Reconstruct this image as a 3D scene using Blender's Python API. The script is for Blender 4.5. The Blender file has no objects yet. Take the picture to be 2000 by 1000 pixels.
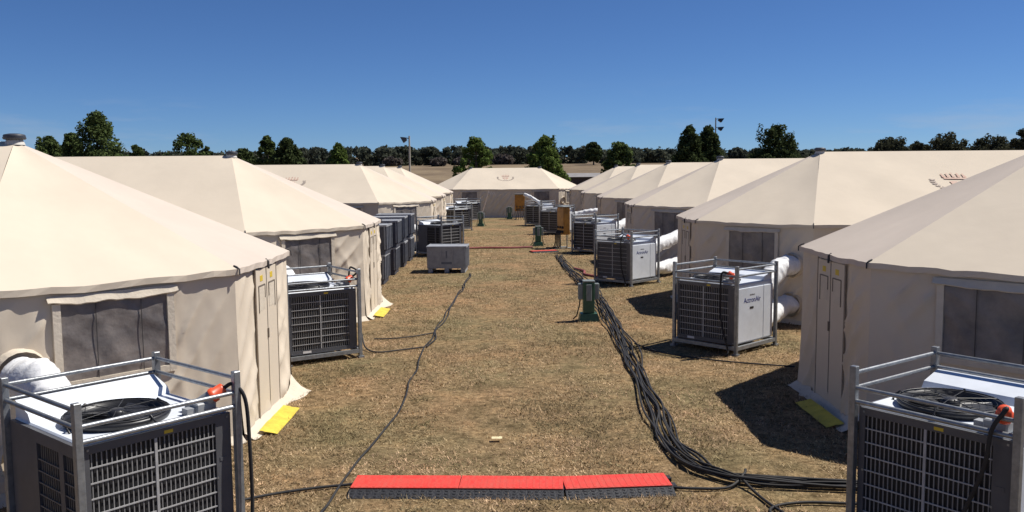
import bpy, math, random
import numpy as np
from mathutils import Vector, noise as mnoise

random.seed(7)
rng = np.random.default_rng(7)
PI = math.pi
R = math.radians
scene = bpy.context.scene
col = scene.collection

# ---------------------------------------------------------------- camera
cam_d = bpy.data.cameras.new('camera')
cam_d.sensor_width = 36.0
cam_d.lens = 1700.0 / 2000.0 * 36.0
cam_d.clip_start = 0.1
cam_d.clip_end = 5000.0
cam = bpy.data.objects.new('camera', cam_d)
col.objects.link(cam)
pitch, yaw, roll = math.atan(160 / 1700), math.atan(10 / 1700), 0.008
fw = Vector((math.sin(yaw) * math.cos(pitch), math.cos(yaw) * math.cos(pitch), -math.sin(pitch)))
r0 = Vector((math.cos(yaw), -math.sin(yaw), 0))
u0 = r0.cross(fw)
rr = math.cos(roll) * r0 - math.sin(roll) * u0
uu = math.sin(roll) * r0 + math.cos(roll) * u0
from mathutils import Matrix
cam.matrix_world = Matrix(((rr.x, uu.x, -fw.x, 0), (rr.y, uu.y, -fw.y, 0), (rr.z, uu.z, -fw.z, 3.0), (0, 0, 0, 1)))
scene.camera = cam

# ---------------------------------------------------------------- sky, sun, exposure
SUN = Vector((1.27, 0.42, 1.97)).normalized()
elev = math.asin(SUN.z)
azim = math.atan2(SUN.x, SUN.y)            # clockwise from +Y
world = bpy.data.worlds.new('World')
scene.world = world
world.use_nodes = True
wn = world.node_tree
wn.nodes.clear()
w_out = wn.nodes.new('ShaderNodeOutputWorld')
w_bg = wn.nodes.new('ShaderNodeBackground')
w_sky = wn.nodes.new('ShaderNodeTexSky')
w_sky.sky_type = 'NISHITA'
w_sky.sun_disc = False
w_sky.sun_elevation = elev
w_sky.sun_rotation = azim
w_sky.altitude = 200
w_sky.air_density = 0.7
w_sky.dust_density = 0.0
w_sky.ozone_density = 8.0
w_bg.inputs['Strength'].default_value = 0.072
# faint high cirrus, everywhere low in the sky
tc = wn.nodes.new('ShaderNodeTexCoord')
mp = wn.nodes.new('ShaderNodeMapping')
mp.inputs['Scale'].default_value = (1.6, 1.6, 9.0)
mp.inputs['Location'].default_value = (9.1, 4.4, 3.3)
nz = wn.nodes.new('ShaderNodeTexNoise')
nz.inputs['Scale'].default_value = 2.2
nz.inputs['Detail'].default_value = 7
nz.inputs['Roughness'].default_value = 0.6
rp = wn.nodes.new('ShaderNodeValToRGB')
rp.color_ramp.elements[0].position = 0.56
rp.color_ramp.elements[1].position = 0.80
mxs = wn.nodes.new('ShaderNodeMixRGB')
mxs.inputs['Color2'].default_value = (5.0, 5.6, 6.6, 1)
ml = wn.nodes.new('ShaderNodeMath'); ml.operation = 'MULTIPLY'; ml.inputs[1].default_value = 0.6
wn.links.new(tc.outputs['Generated'], mp.inputs['Vector'])
wn.links.new(mp.outputs['Vector'], nz.inputs['Vector'])
wn.links.new(nz.outputs['Fac'], rp.inputs['Fac'])
sx = wn.nodes.new('ShaderNodeSeparateXYZ'); wn.links.new(tc.outputs['Generated'], sx.inputs['Vector'])
band = wn.nodes.new('ShaderNodeMapRange'); band.interpolation_type = 'SMOOTHSTEP'
band.inputs['From Min'].default_value = 0.11; band.inputs['From Max'].default_value = 0.03; band.inputs['To Min'].default_value = 0.0; band.inputs['To Max'].default_value = 1.0
wn.links.new(sx.outputs['Z'], band.inputs['Value'])
mb_ = wn.nodes.new('ShaderNodeMath'); mb_.operation = 'MULTIPLY'
wn.links.new(rp.outputs['Color'], mb_.inputs[0]); wn.links.new(band.outputs['Result'], mb_.inputs[1])
wn.links.new(mb_.outputs[0], ml.inputs[0])
wn.links.new(ml.outputs[0], mxs.inputs['Fac'])
w_tint = wn.nodes.new('ShaderNodeMixRGB'); w_tint.blend_type = 'MULTIPLY'; w_tint.inputs['Fac'].default_value = 1.0
w_tint.inputs['Color2'].default_value = (0.65, 0.79, 0.97, 1)      # deep clear summer blue
wn.links.new(w_sky.outputs['Color'], w_tint.inputs['Color1'])
wn.links.new(w_tint.outputs['Color'], mxs.inputs['Color1'])
wn.links.new(mxs.outputs['Color'], w_bg.inputs['Color'])
wn.links.new(w_bg.outputs['Background'], w_out.inputs['Surface'])

sun_d = bpy.data.lights.new('sun', 'SUN')
sun_d.energy = 5.0
sun_d.angle = R(0.5)
sun_d.color = (1.0, 0.955, 0.88)
sun = bpy.data.objects.new('sun', sun_d)
col.objects.link(sun)
sun.location = (30, 20, 60)
sun.rotation_euler = SUN.to_track_quat('Z', 'Y').to_euler()

scene.view_settings.view_transform = 'Standard'
scene.view_settings.look = 'None'
scene.view_settings.exposure = 0.27
scene.view_settings.gamma = 1.0
scene.view_settings.use_curve_mapping = False
scene.cycles.max_bounces = 6
scene.cycles.use_adaptive_sampling = True

# ---------------------------------------------------------------- materials
def mat(name, base, rough=0.7, metal=0.0, var=0.0, vscale=4.0, bump=0.0, bscale=30.0, spec=0.5, dark=None, detail=5, coords='Object'):
    m = bpy.data.materials.new(name)
    m.use_nodes = True
    nt = m.node_tree
    b = nt.nodes['Principled BSDF']
    b.inputs['Roughness'].default_value = rough
    b.inputs['Metallic'].default_value = metal
    b.inputs['Specular IOR Level'].default_value = spec
    b.inputs['Base Color'].default_value = (*base, 1)
    t = nt.nodes.new('ShaderNodeTexCoord')
    if var > 0:
        n = nt.nodes.new('ShaderNodeTexNoise')
        n.inputs['Scale'].default_value = vscale
        n.inputs['Detail'].default_value = detail
        n.inputs['Roughness'].default_value = 0.62
        nt.links.new(t.outputs[coords], n.inputs['Vector'])
        r = nt.nodes.new('ShaderNodeValToRGB')
        d = dark if dark else tuple(c * (1 - var) for c in base)
        r.color_ramp.elements[0].position = 0.34
        r.color_ramp.elements[0].color = (*d, 1)
        r.color_ramp.elements[1].position = 0.66
        r.color_ramp.elements[1].color = (*base, 1)
        nt.links.new(n.outputs['Fac'], r.inputs['Fac'])
        nt.links.new(r.outputs['Color'], b.inputs['Base Color'])
    if bump > 0:
        n2 = nt.nodes.new('ShaderNodeTexNoise')
        n2.inputs['Scale'].default_value = bscale
        n2.inputs['Detail'].default_value = 4
        nt.links.new(t.outputs[coords], n2.inputs['Vector'])
        bp = nt.nodes.new('ShaderNodeBump')
        bp.inputs['Strength'].default_value = bump
        bp.inputs['Distance'].default_value = 0.02
        nt.links.new(n2.outputs['Fac'], bp.inputs['Height'])
        nt.links.new(bp.outputs['Normal'], b.inputs['Normal'])
    return m

M = {}
M['canvas'] = mat('canvas', (0.64, 0.553, 0.44), 0.9, var=0.07, vscale=0.9, bump=0.16, bscale=5, spec=0.15)
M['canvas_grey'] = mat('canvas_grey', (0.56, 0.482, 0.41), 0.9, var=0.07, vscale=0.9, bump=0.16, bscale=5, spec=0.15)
M['canvas_trim'] = mat('canvas_trim', (0.62, 0.545, 0.44), 0.9, var=0.12, vscale=6, bump=0.3, bscale=25, spec=0.15)
M['vinyl'] = mat('vinyl', (0.23, 0.20, 0.18), 0.42, var=0.5, vscale=3, bump=0.9, bscale=5, dark=(0.11, 0.10, 0.098))
M['strap'] = mat('strap', (0.05, 0.045, 0.045), 0.7, var=0.3)
M['seam'] = mat('seam', (0.40, 0.335, 0.26), 0.85, var=0.25, vscale=12)
M['zip'] = mat('zip', (0.20, 0.165, 0.13), 0.7, var=0.3, vscale=20)
M['yellow_patch'] = mat('yellow_patch', (0.70, 0.50, 0.04), 0.6, var=0.2, vscale=10)
M['cap'] = mat('cap', (0.05, 0.055, 0.07), 0.5, var=0.3, vscale=8)
M['capw'] = mat('capw', (0.55, 0.52, 0.47), 0.6, var=0.1)
M['crest_red'] = mat('crest_red', (0.50, 0.31, 0.24), 0.85, var=0.45, vscale=7, dark=(0.55, 0.42, 0.33))
M['crest_dark'] = mat('crest_dark', (0.29, 0.23, 0.205), 0.85, var=0.45, vscale=7, dark=(0.46, 0.39, 0.32))
M['steel'] = mat('steel', (0.33, 0.345, 0.36), 0.42, 0.55, var=0.35, vscale=14, bump=0.1, bscale=60)
M['white_paint'] = mat('white_paint', (0.74, 0.78, 0.84), 0.42, var=0.2, vscale=2.5, detail=9, dark=(0.62, 0.65, 0.69))
def vary(m, lo, hi):
    nt = m.node_tree; b = nt.nodes['Principled BSDF']
    src = b.inputs['Base Color'].links[0].from_socket
    oi = nt.nodes.new('ShaderNodeObjectInfo'); mr = nt.nodes.new('ShaderNodeMapRange')
    mr.inputs['To Min'].default_value = lo; mr.inputs['To Max'].default_value = hi
    nt.links.new(oi.outputs['Random'], mr.inputs['Value'])
    x = nt.nodes.new('ShaderNodeMixRGB'); x.blend_type = 'MULTIPLY'; x.inputs['Fac'].default_value = 1
    nt.links.new(src, x.inputs['Color1']); nt.links.new(mr.outputs['Result'], x.inputs['Color2'])
    nt.links.new(x.outputs['Color'], b.inputs['Base Color'])
vary(M['steel'], 0.75, 1.15); vary(M['white_paint'], 0.86, 1.05); vary(M['canvas'], 0.965, 1.02)
M['bezel'] = mat('bezel', (0.095, 0.096, 0.105), 0.5, var=0.2, vscale=6)
M['grille'] = mat('grille', (0.44, 0.435, 0.43), 0.5, var=0.2, vscale=10)
M['grille_v'] = mat('grille_v', (0.26, 0.255, 0.25), 0.5, var=0.2, vscale=10)
M['grille_side'] = mat('grille_side', (0.16, 0.15, 0.14), 0.55, var=0.2, vscale=10)
M['coil'] = mat('coil', (0.02, 0.02, 0.022), 0.6, var=0.4, vscale=30)
M['fan'] = mat('fan', (0.022, 0.022, 0.025), 0.4, var=0.3, vscale=8)
M['plug'] = mat('plug', (0.80, 0.10, 0.03), 0.4, var=0.2, vscale=20)
M['socket'] = mat('socket', (0.33, 0.34, 0.35), 0.5, var=0.2, vscale=14)
M['cable'] = mat('cable', (0.022, 0.022, 0.026), 0.62, var=0.4, vscale=3, dark=(0.045, 0.042, 0.038), spec=0.22)
M['cable_red'] = mat('cable_red', (0.30, 0.07, 0.06), 0.6, var=0.3)
M['ramp_red'] = mat('ramp_red', (0.70, 0.046, 0.030), 0.55, var=0.3, vscale=7, dark=(0.58, 0.085, 0.055), bump=0.25, bscale=40)
M['ramp_black'] = mat('ramp_black', (0.018, 0.019, 0.025), 0.65, var=0.4, vscale=9, bump=0.5, bscale=50)
M['yellow_mat'] = mat('yellow_mat', (0.70, 0.54, 0.06), 0.75, var=0.3, vscale=7, bump=0.3, bscale=20)
M['crate'] = mat('crate', (0.36, 0.37, 0.39), 0.55, var=0.3, vscale=5)
M['crate_blue'] = mat('crate_blue', (0.055, 0.062, 0.085), 0.55, var=0.35, vscale=5)
M['crate_rib'] = mat('crate_rib', (0.26, 0.28, 0.31), 0.55, var=0.3, vscale=5)
M['crate_mark'] = mat('crate_mark', (0.15, 0.17, 0.21), 0.6, var=0.2)
M['ped_green'] = mat('ped_green', (0.04, 0.11, 0.06), 0.45, var=0.3, vscale=9)
M['ped_grey'] = mat('ped_grey', (0.22, 0.25, 0.24), 0.5, var=0.25, vscale=9)
M['board_orange'] = mat('board_orange', (0.46, 0.21, 0.025), 0.5, var=0.4, vscale=5)
M['duct'] = mat('duct', (0.74, 0.74, 0.74), 0.6, var=0.12, vscale=4, bump=1.0, bscale=8)
M['letter_blue'] = mat('letter_blue', (0.02, 0.03, 0.20), 0.5, var=0.1)
M['letter_grey'] = mat('letter_grey', (0.22, 0.22, 0.23), 0.5, var=0.1)
M['bark'] = mat('bark', (0.13, 0.10, 0.075), 0.9, var=0.5, vscale=6, bump=0.6, bscale=14)
M['pole'] = mat('pole', (0.50, 0.45, 0.36), 0.7, var=0.2, vscale=3)
M['lampblack'] = mat('lampblack', (0.03, 0.03, 0.035), 0.4, var=0.3)
M['rope'] = mat('rope', (0.40, 0.30, 0.25), 0.8, var=0.2)
M['flag'] = mat('flag', (0.75, 0.72, 0.68), 0.8, var=0.1)
M['paper'] = mat('paper', (0.75, 0.66, 0.40), 0.8, var=0.2, vscale=15)
M['shed_wall'] = mat('shed_wall', (0.10, 0.075, 0.07), 0.8, var=0.3)
M['shed_roof'] = mat('shed_roof', (0.30, 0.28, 0.26), 0.5, var=0.2, vscale=1)

def leaf_mat(name, c, c2, trans=0.25):
    m = bpy.data.materials.new(name); m.use_nodes = True
    nt = m.node_tree; nt.nodes.clear()
    o = nt.nodes.new('ShaderNodeOutputMaterial')
    at = nt.nodes.new('ShaderNodeAttribute'); at.attribute_name = 'tint'
    rp = nt.nodes.new('ShaderNodeValToRGB')
    rp.color_ramp.elements[0].color = (*c, 1); rp.color_ramp.elements[1].color = (*c2, 1)
    nt.links.new(at.outputs['Fac'], rp.inputs['Fac'])
    d = nt.nodes.new('ShaderNodeBsdfDiffuse'); t = nt.nodes.new('ShaderNodeBsdfTranslucent')
    mx = nt.nodes.new('ShaderNodeMixShader'); mx.inputs['Fac'].default_value = trans
    nt.links.new(rp.outputs['Color'], d.inputs['Color']); nt.links.new(rp.outputs['Color'], t.inputs['Color'])
    nt.links.new(d.outputs[0], mx.inputs[1]); nt.links.new(t.outputs[0], mx.inputs[2])
    nt.links.new(mx.outputs[0], o.inputs['Surface'])
    return m
M['leaf_mid'] = leaf_mat('leaf_mid', (0.045, 0.065, 0.022), (0.13, 0.17, 0.06))
M['leaf_dark'] = leaf_mat('leaf_dark', (0.032, 0.045, 0.02), (0.09, 0.115, 0.045))
M['leaf_bright'] = leaf_mat('leaf_bright', (0.06, 0.09, 0.022), (0.16, 0.215, 0.06))
M['leaf_olive'] = leaf_mat('leaf_olive', (0.038, 0.042, 0.026), (0.095, 0.095, 0.058))
M['leaf_wood'] = leaf_mat('leaf_wood', (0.034, 0.044, 0.034), (0.105, 0.112, 0.08))
M['leaf_grey'] = leaf_mat('leaf_grey', (0.08, 0.07, 0.062), (0.16, 0.135, 0.12))

def grass_mat():
    m = bpy.data.materials.new('dry_grass'); m.use_nodes = True
    nt = m.node_tree; b = nt.nodes['Principled BSDF']
    b.inputs['Roughness'].default_value = 0.8
    b.inputs['Specular IOR Level'].default_value = 0.2
    at = nt.nodes.new('ShaderNodeAttribute'); at.attribute_name = 'tint'
    rp = nt.nodes.new('ShaderNodeValToRGB')
    e = rp.color_ramp.elements
    e[0].position = 0.0; e[0].color = (0.085, 0.075, 0.036, 1)
    e[1].position = 1.0; e[1].color = (0.555, 0.44, 0.285, 1)
    a = e.new(0.25); a.color = (0.185, 0.144, 0.086, 1)
    a = e.new(0.6); a.color = (0.352, 0.263, 0.158, 1)
    nt.links.new(at.outputs['Fac'], rp.inputs['Fac'])
    t = nt.nodes.new('ShaderNodeTexCoord')
    def patch(scale, stops, off):
        mp_ = nt.nodes.new('ShaderNodeMapping'); mp_.inputs['Location'].default_value = (off, off * 0.7, 0)
        nt.links.new(t.outputs['Object'], mp_.inputs['Vector'])
        n = nt.nodes.new('ShaderNodeTexNoise'); n.inputs['Scale'].default_value = scale; n.inputs['Detail'].default_value = 4; n.inputs['Roughness'].default_value = 0.65
        nt.links.new(mp_.outputs['Vector'], n.inputs['Vector'])
        r = nt.nodes.new('ShaderNodeValToRGB'); e = r.color_ramp.elements
        e[0].position, e[0].color = stops[0][0], (*stops[0][1], 1); e[1].position, e[1].color = stops[-1][0], (*stops[-1][1], 1)
        for p, c in stops[1:-1]:
            x = e.new(p); x.color = (*c, 1)
        nt.links.new(n.outputs['Fac'], r.inputs['Fac']); return r
    p1 = patch(0.8, [(0.30, (0.58, 0.68, 0.60)), (0.42, (0.90, 0.92, 0.87)), (0.58, (1.10, 1.05, 1.09)), (0.70, (1.18, 1.05, 0.98))], 3.0)
    p2 = patch(3.2, [(0.30, (0.55, 0.53, 0.50)), (0.5, (1.0, 0.99, 0.97)), (0.7, (1.26, 1.22, 1.18))], 11.0)
    p3 = patch(0.30, [(0.36, (0.70, 0.74, 0.64)), (0.48, (1.02, 0.97, 0.92)), (0.56, (1.12, 1.02, 0.98)), (0.66, (0.86, 0.80, 0.72))], 27.0)
    m0 = nt.nodes.new('ShaderNodeMixRGB'); m0.blend_type = 'MULTIPLY'; m0.inputs['Fac'].default_value = 1
    nt.links.new(rp.outputs['Color'], m0.inputs['Color1']); nt.links.new(p3.outputs['Color'], m0.inputs['Color2'])
    p4 = patch(8.5, [(0.34, (0.48, 0.47, 0.43)), (0.47, (0.92, 0.92, 0.90)), (0.58, (1.12, 1.12, 1.12)), (0.70, (1.42, 1.42, 1.42))], 41.0)
    mq = nt.nodes.new('ShaderNodeMixRGB'); mq.blend_type = 'MULTIPLY'; mq.inputs['Fac'].default_value = 1
    nt.links.new(m0.outputs['Color'], mq.inputs['Color1']); nt.links.new(p4.outputs['Color'], mq.inputs['Color2'])
    m1 = nt.nodes.new('ShaderNodeMixRGB'); m1.blend_type = 'MULTIPLY'; m1.inputs['Fac'].default_value = 1
    m2 = nt.nodes.new('ShaderNodeMixRGB'); m2.blend_type = 'MULTIPLY'; m2.inputs['Fac'].default_value = 1
    nt.links.new(mq.outputs['Color'], m1.inputs['Color1']); nt.links.new(p1.outputs['Color'], m1.inputs['Color2'])
    nt.links.new(m1.outputs['Color'], m2.inputs['Color1']); nt.links.new(p2.outputs['Color'], m2.inputs['Color2'])
    nt.links.new(m2.outputs['Color'], b.inputs['Base Color'])
    return m
M['grass'] = grass_mat()

def ground_mat():
    m = bpy.data.materials.new('ground'); m.use_nodes = True
    nt = m.node_tree; b = nt.nodes['Principled BSDF']
    b.inputs['Roughness'].default_value = 0.95
    b.inputs['Specular IOR Level'].default_value = 0.1
    t = nt.nodes.new('ShaderNodeTexCoord')
    def noise(s, d=4, rough=0.6, dist=0.0):
        n = nt.nodes.new('ShaderNodeTexNoise'); n.inputs['Scale'].default_value = s
        n.inputs['Detail'].default_value = d; n.inputs['Roughness'].default_value = rough
        n.inputs['Distortion'].default_value = dist
        nt.links.new(t.outputs['Object'], n.inputs['Vector']); return n
    def ramp(src, stops):
        r = nt.nodes.new('ShaderNodeValToRGB'); e = r.color_ramp.elements
        e[0].position, e[0].color = stops[0][0], (*stops[0][1], 1)
        e[1].position, e[1].color = stops[-1][0], (*stops[-1][1], 1)
        for p, c in stops[1:-1]:
            x = e.new(p); x.color = (*c, 1)
        nt.links.new(src, r.inputs['Fac']); return r
    def mix(f, a, c, mode='MIX'):
        x = nt.nodes.new('ShaderNodeMixRGB'); x.blend_type = mode
        if isinstance(f, float): x.inputs['Fac'].default_value = f
        else: nt.links.new(f, x.inputs['Fac'])
        nt.links.new(a, x.inputs['Color1']); nt.links.new(c, x.inputs['Color2']); return x
    fine = noise(26, 6, 0.75, 0.6)
    c1 = ramp(fine.outputs['Fac'], [(0.28, (0.10, 0.070, 0.042)), (0.45, (0.195, 0.142, 0.086)), (0.58, (0.285, 0.213, 0.134)), (0.74, (0.415, 0.325, 0.215))])
    mid = noise(1.6, 6, 0.65, 0.4)
    c2 = ramp(mid.outputs['Fac'], [(0.30, (0.55, 0.56, 0.50)), (0.5, (1.0, 0.98, 0.94)), (0.70, (1.3, 1.18, 1.08))])
    m1 = mix(1.0, c1.outputs['Color'], c2.outputs['Color'], 'MULTIPLY')
    md2 = noise(8.5, 4, 0.65, 0.3)
    c5 = ramp(md2.outputs['Fac'], [(0.34, (0.55, 0.54, 0.50)), (0.5, (0.98, 0.98, 0.97)), (0.68, (1.35, 1.34, 1.32))])
    m1 = mix(1.0, m1.outputs['Color'], c5.outputs['Color'], 'MULTIPLY')
    big = noise(0.33, 5, 0.6)
    c3 = ramp(big.outputs['Fac'], [(0.35, (0.82, 0.90, 0.80)), (0.65, (1.18, 1.05, 0.96))])
    m2 = mix(1.0, m1.outputs['Color'], c3.outputs['Color'], 'MULTIPLY')
    sp = nt.nodes.new('ShaderNodeSeparateXYZ'); nt.links.new(t.outputs['Object'], sp.inputs['Vector'])
    mr = nt.nodes.new('ShaderNodeMapRange'); mr.inputs['From Min'].default_value = 72; mr.inputs['From Max'].default_value = 84
    nt.links.new(sp.outputs['Y'], mr.inputs['Value'])
    fn_ = noise(0.06, 6, 0.7)
    c4 = ramp(fn_.outputs['Fac'], [(0.35, (0.115, 0.085, 0.055)), (0.5, (0.175, 0.130, 0.085)), (0.66, (0.26, 0.20, 0.125))])
    m3 = mix(mr.outputs['Result'], m2.outputs['Color'], c4.outputs['Color'])
    nt.links.new(m3.outputs['Color'], b.inputs['Base Color'])
    bn = noise(34, 5, 0.7)
    bp = nt.nodes.new('ShaderNodeBump'); bp.inputs['Strength'].default_value = 0.8; bp.inputs['Distance'].default_value = 0.03
    nt.links.new(bn.outputs['Fac'], bp.inputs['Height']); nt.links.new(bp.outputs['Normal'], b.inputs['Normal'])
    return m
M['ground'] = ground_mat()

# ---------------------------------------------------------------- mesh helpers
class MB:
    def __init__(s): s.v = []; s.f = []; s.smooth = []
    def add(s, vs, fs, smooth=False):
        o = len(s.v)
        s.v += [tuple(p) for p in vs]
        s.f += [tuple(i + o for i in f) for f in fs]
        s.smooth += [smooth] * len(fs)
        return s
    def box(s, x0, x1, y0, y1, z0, z1, bev=0.0):
        if bev <= 0:
            v = [(x0, y0, z0), (x1, y0, z0), (x1, y1, z0), (x0, y1, z0), (x0, y0, z1), (x1, y0, z1), (x1, y1, z1), (x0, y1, z1)]
            return s.add(v, [(0, 3, 2, 1), (4, 5, 6, 7), (0, 1, 5, 4), (1, 2, 6, 5), (2, 3, 7, 6), (3, 0, 4, 7)])
        b = bev
        rings = []
        for (z, i) in ((z0, b), (z0 + b, 0), (z1 - b, 0), (z1, b)):
            rings.append([(x0 + b, y0 + i, z), (x1 - b, y0 + i, z), (x1 - i, y0 + b, z), (x1 - i, y1 - b, z), (x1 - b, y1 - i, z), (x0 + b, y1 - i, z), (x0 + i, y1 - b, z), (x0 + i, y0 + b, z)])
        v = sum(rings, []); f = []
        for k in range(3):
            for j in range(8):
                f.append((k * 8 + j, k * 8 + (j + 1) % 8, (k + 1) * 8 + (j + 1) % 8, (k + 1) * 8 + j))
        f.append(tuple(reversed(range(8)))); f.append(tuple(range(24, 32)))
        return s.add(v, f)
    def tube(s, pts, r, n=8, caps=True):
        pts = [Vector(p) for p in pts]
        rs = r if isinstance(r, (list, tuple)) else [r] * len(pts)
        v = []; f = []
        up = Vector((0, 0, 1))
        prev = None
        for i, p in enumerate(pts):
            t = (pts[min(i + 1, len(pts) - 1)] - pts[max(i - 1, 0)])
            t = t.normalized() if t.length > 1e-9 else Vector((0, 0, 1))
            if prev is None:
                a = up if abs(t.z) < 0.95 else Vector((1, 0, 0))
                n1 = t.cross(a).normalized()
            else:
                n1 = (prev - t * prev.dot(t)).normalized()
            prev = n1
            n2 = t.cross(n1)
            for k in range(n):
                an = 2 * PI * k / n
                v.append(p + (n1 * math.cos(an) + n2 * math.sin(an)) * rs[i])
        for i in range(len(pts) - 1):
            for k in range(n):
                f.append((i * n + k, i * n + (k + 1) % n, (i + 1) * n + (k + 1) % n, (i + 1) * n + k))
        s.add(v, f, True)
        if caps:
            s.add(v[:n], [tuple(reversed(range(n)))]); s.add(v[-n:], [tuple(range(n))])
        return s
    def lathe(s, prof, n=20, c=(0, 0, 0)):
        v = []; f = []
        for (r, z) in prof:
            for k in range(n):
                a = 2 * PI * k / n
                v.append((c[0] + r * math.cos(a), c[1] + r * math.sin(a), c[2] + z))
        for i in range(len(prof) - 1):
            for k in range(n):
                f.append((i * n + k, i * n + (k + 1) % n, (i + 1) * n + (k + 1) % n, (i + 1) * n + k))
        s.add(v, f, True)
        if prof[-1][0] > 1e-4: s.add(v[-n:], [tuple(range(n))])
        return s
    def grid(s, fn, nu, nv, smooth=True):
        v = [fn(i / nu, j / nv) for j in range(nv + 1) for i in range(nu + 1)]
        f = [(j * (nu + 1) + i, j * (nu + 1) + i + 1, (j + 1) * (nu + 1) + i + 1, (j + 1) * (nu + 1) + i) for j in range(nv) for i in range(nu)]
        return s.add(v, f, smooth)
    def mesh(s, name, m):
        me = bpy.data.meshes.new(name)
        me.from_pydata(s.v, [], s.f)
        me.polygons.foreach_set('use_smooth', s.smooth)
        me.materials.append(m)
        me.update()
        return me
    def build(s, name, m, parent=None):
        return link(name, s.mesh(name, m), parent)

def link(name, me, parent=None, loc=(0, 0, 0), rz=0.0):
    o = bpy.data.objects.new(name, me)
    col.objects.link(o)
    o.location = loc; o.rotation_euler = (0, 0, rz)
    if parent: o.parent = parent
    return o
def empty(name, loc=(0, 0, 0), rz=0.0):
    o = bpy.data.objects.new(name, None)
    o.empty_display_size = 0.3
    col.objects.link(o)
    o.location = loc; o.rotation_euler = (0, 0, rz)
    return o
def tag(o, label, cat, group=None, kind=None):
    o['label'] = label; o['category'] = cat
    if group: o['group'] = group
    if kind: o['kind'] = kind
    return o
KIDS = {}
def copy_tree(o, parent=None):
    c = o.copy(); col.objects.link(c); c.parent = parent
    for ch in o.children:
        copy_tree(ch, c)
    return c
def spline(pts, per=8):
    P = [Vector(p) for p in pts]
    P = [P[0] * 2 - P[1]] + P + [P[-1] * 2 - P[-2]]
    out = []
    for i in range(1, len(P) - 2):
        a, b, c, d = P[i - 1], P[i], P[i + 1], P[i + 2]
        for k in range(per):
            t = k / per
            out.append(0.5 * ((2 * b) + (c - a) * t + (2 * a - 5 * b + 4 * c - d) * t * t + (3 * b - a - 3 * c + d) * t ** 3))
    out.append(P[-2])
    return out

# ---------------------------------------------------------------- ground
def sm(a, b, x):
    t = max(0.0, min(1.0, (x - a) / (b - a)))
    return t * t * (3 - 2 * t)
def terrain(x, y):
    d = math.hypot(x, y) if y > 0 else abs(x)
    z = 5.2 * sm(85, 235, d) + 9.0 * sm(230, 620, d)
    z += (mnoise.noise(Vector((x * 0.008, y * 0.008, 3.3))) * 2.2) * sm(130, 300, d)
    return z
xs = sorted(set([round(v, 3) for v in list(np.linspace(-40, 40, 33)) + list(np.linspace(-160, 160, 41)) + list(np.linspace(-1200, 1200, 61))]))
ys = sorted(set([round(v, 3) for v in list(np.linspace(-10, 80, 31)) + list(np.linspace(80, 400, 65)) + list(np.linspace(-100, 1300, 36))]))
g = MB()
nx, ny = len(xs), len(ys)
g.add([(x, y, terrain(x, y)) for y in ys for x in xs], [(j * nx + i, j * nx + i + 1, (j + 1) * nx + i + 1, (j + 1) * nx + i) for j in range(ny - 1) for i in range(nx - 1)], True)
ground = g.build('ground', M['ground'])
ground['kind'] = 'structure'

# ---------------------------------------------------------------- tents
LR, XA, XE, HB, HA = 5.0, 1.2, 3.05, 1.15, 3.15
ZE, ZR = 1.97, 3.45
ax = LR / 2
A = [(ax + XA, -HA), (ax + XE, -HB), (ax + XE, HB), (ax + XA, HA), (-ax - XA, HA), (-ax - XE, HB), (-ax - XE, -HB), (-ax - XA, -HA)]

def n3(x, y, z): return mnoise.noise(Vector((x, y, z)))

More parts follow.
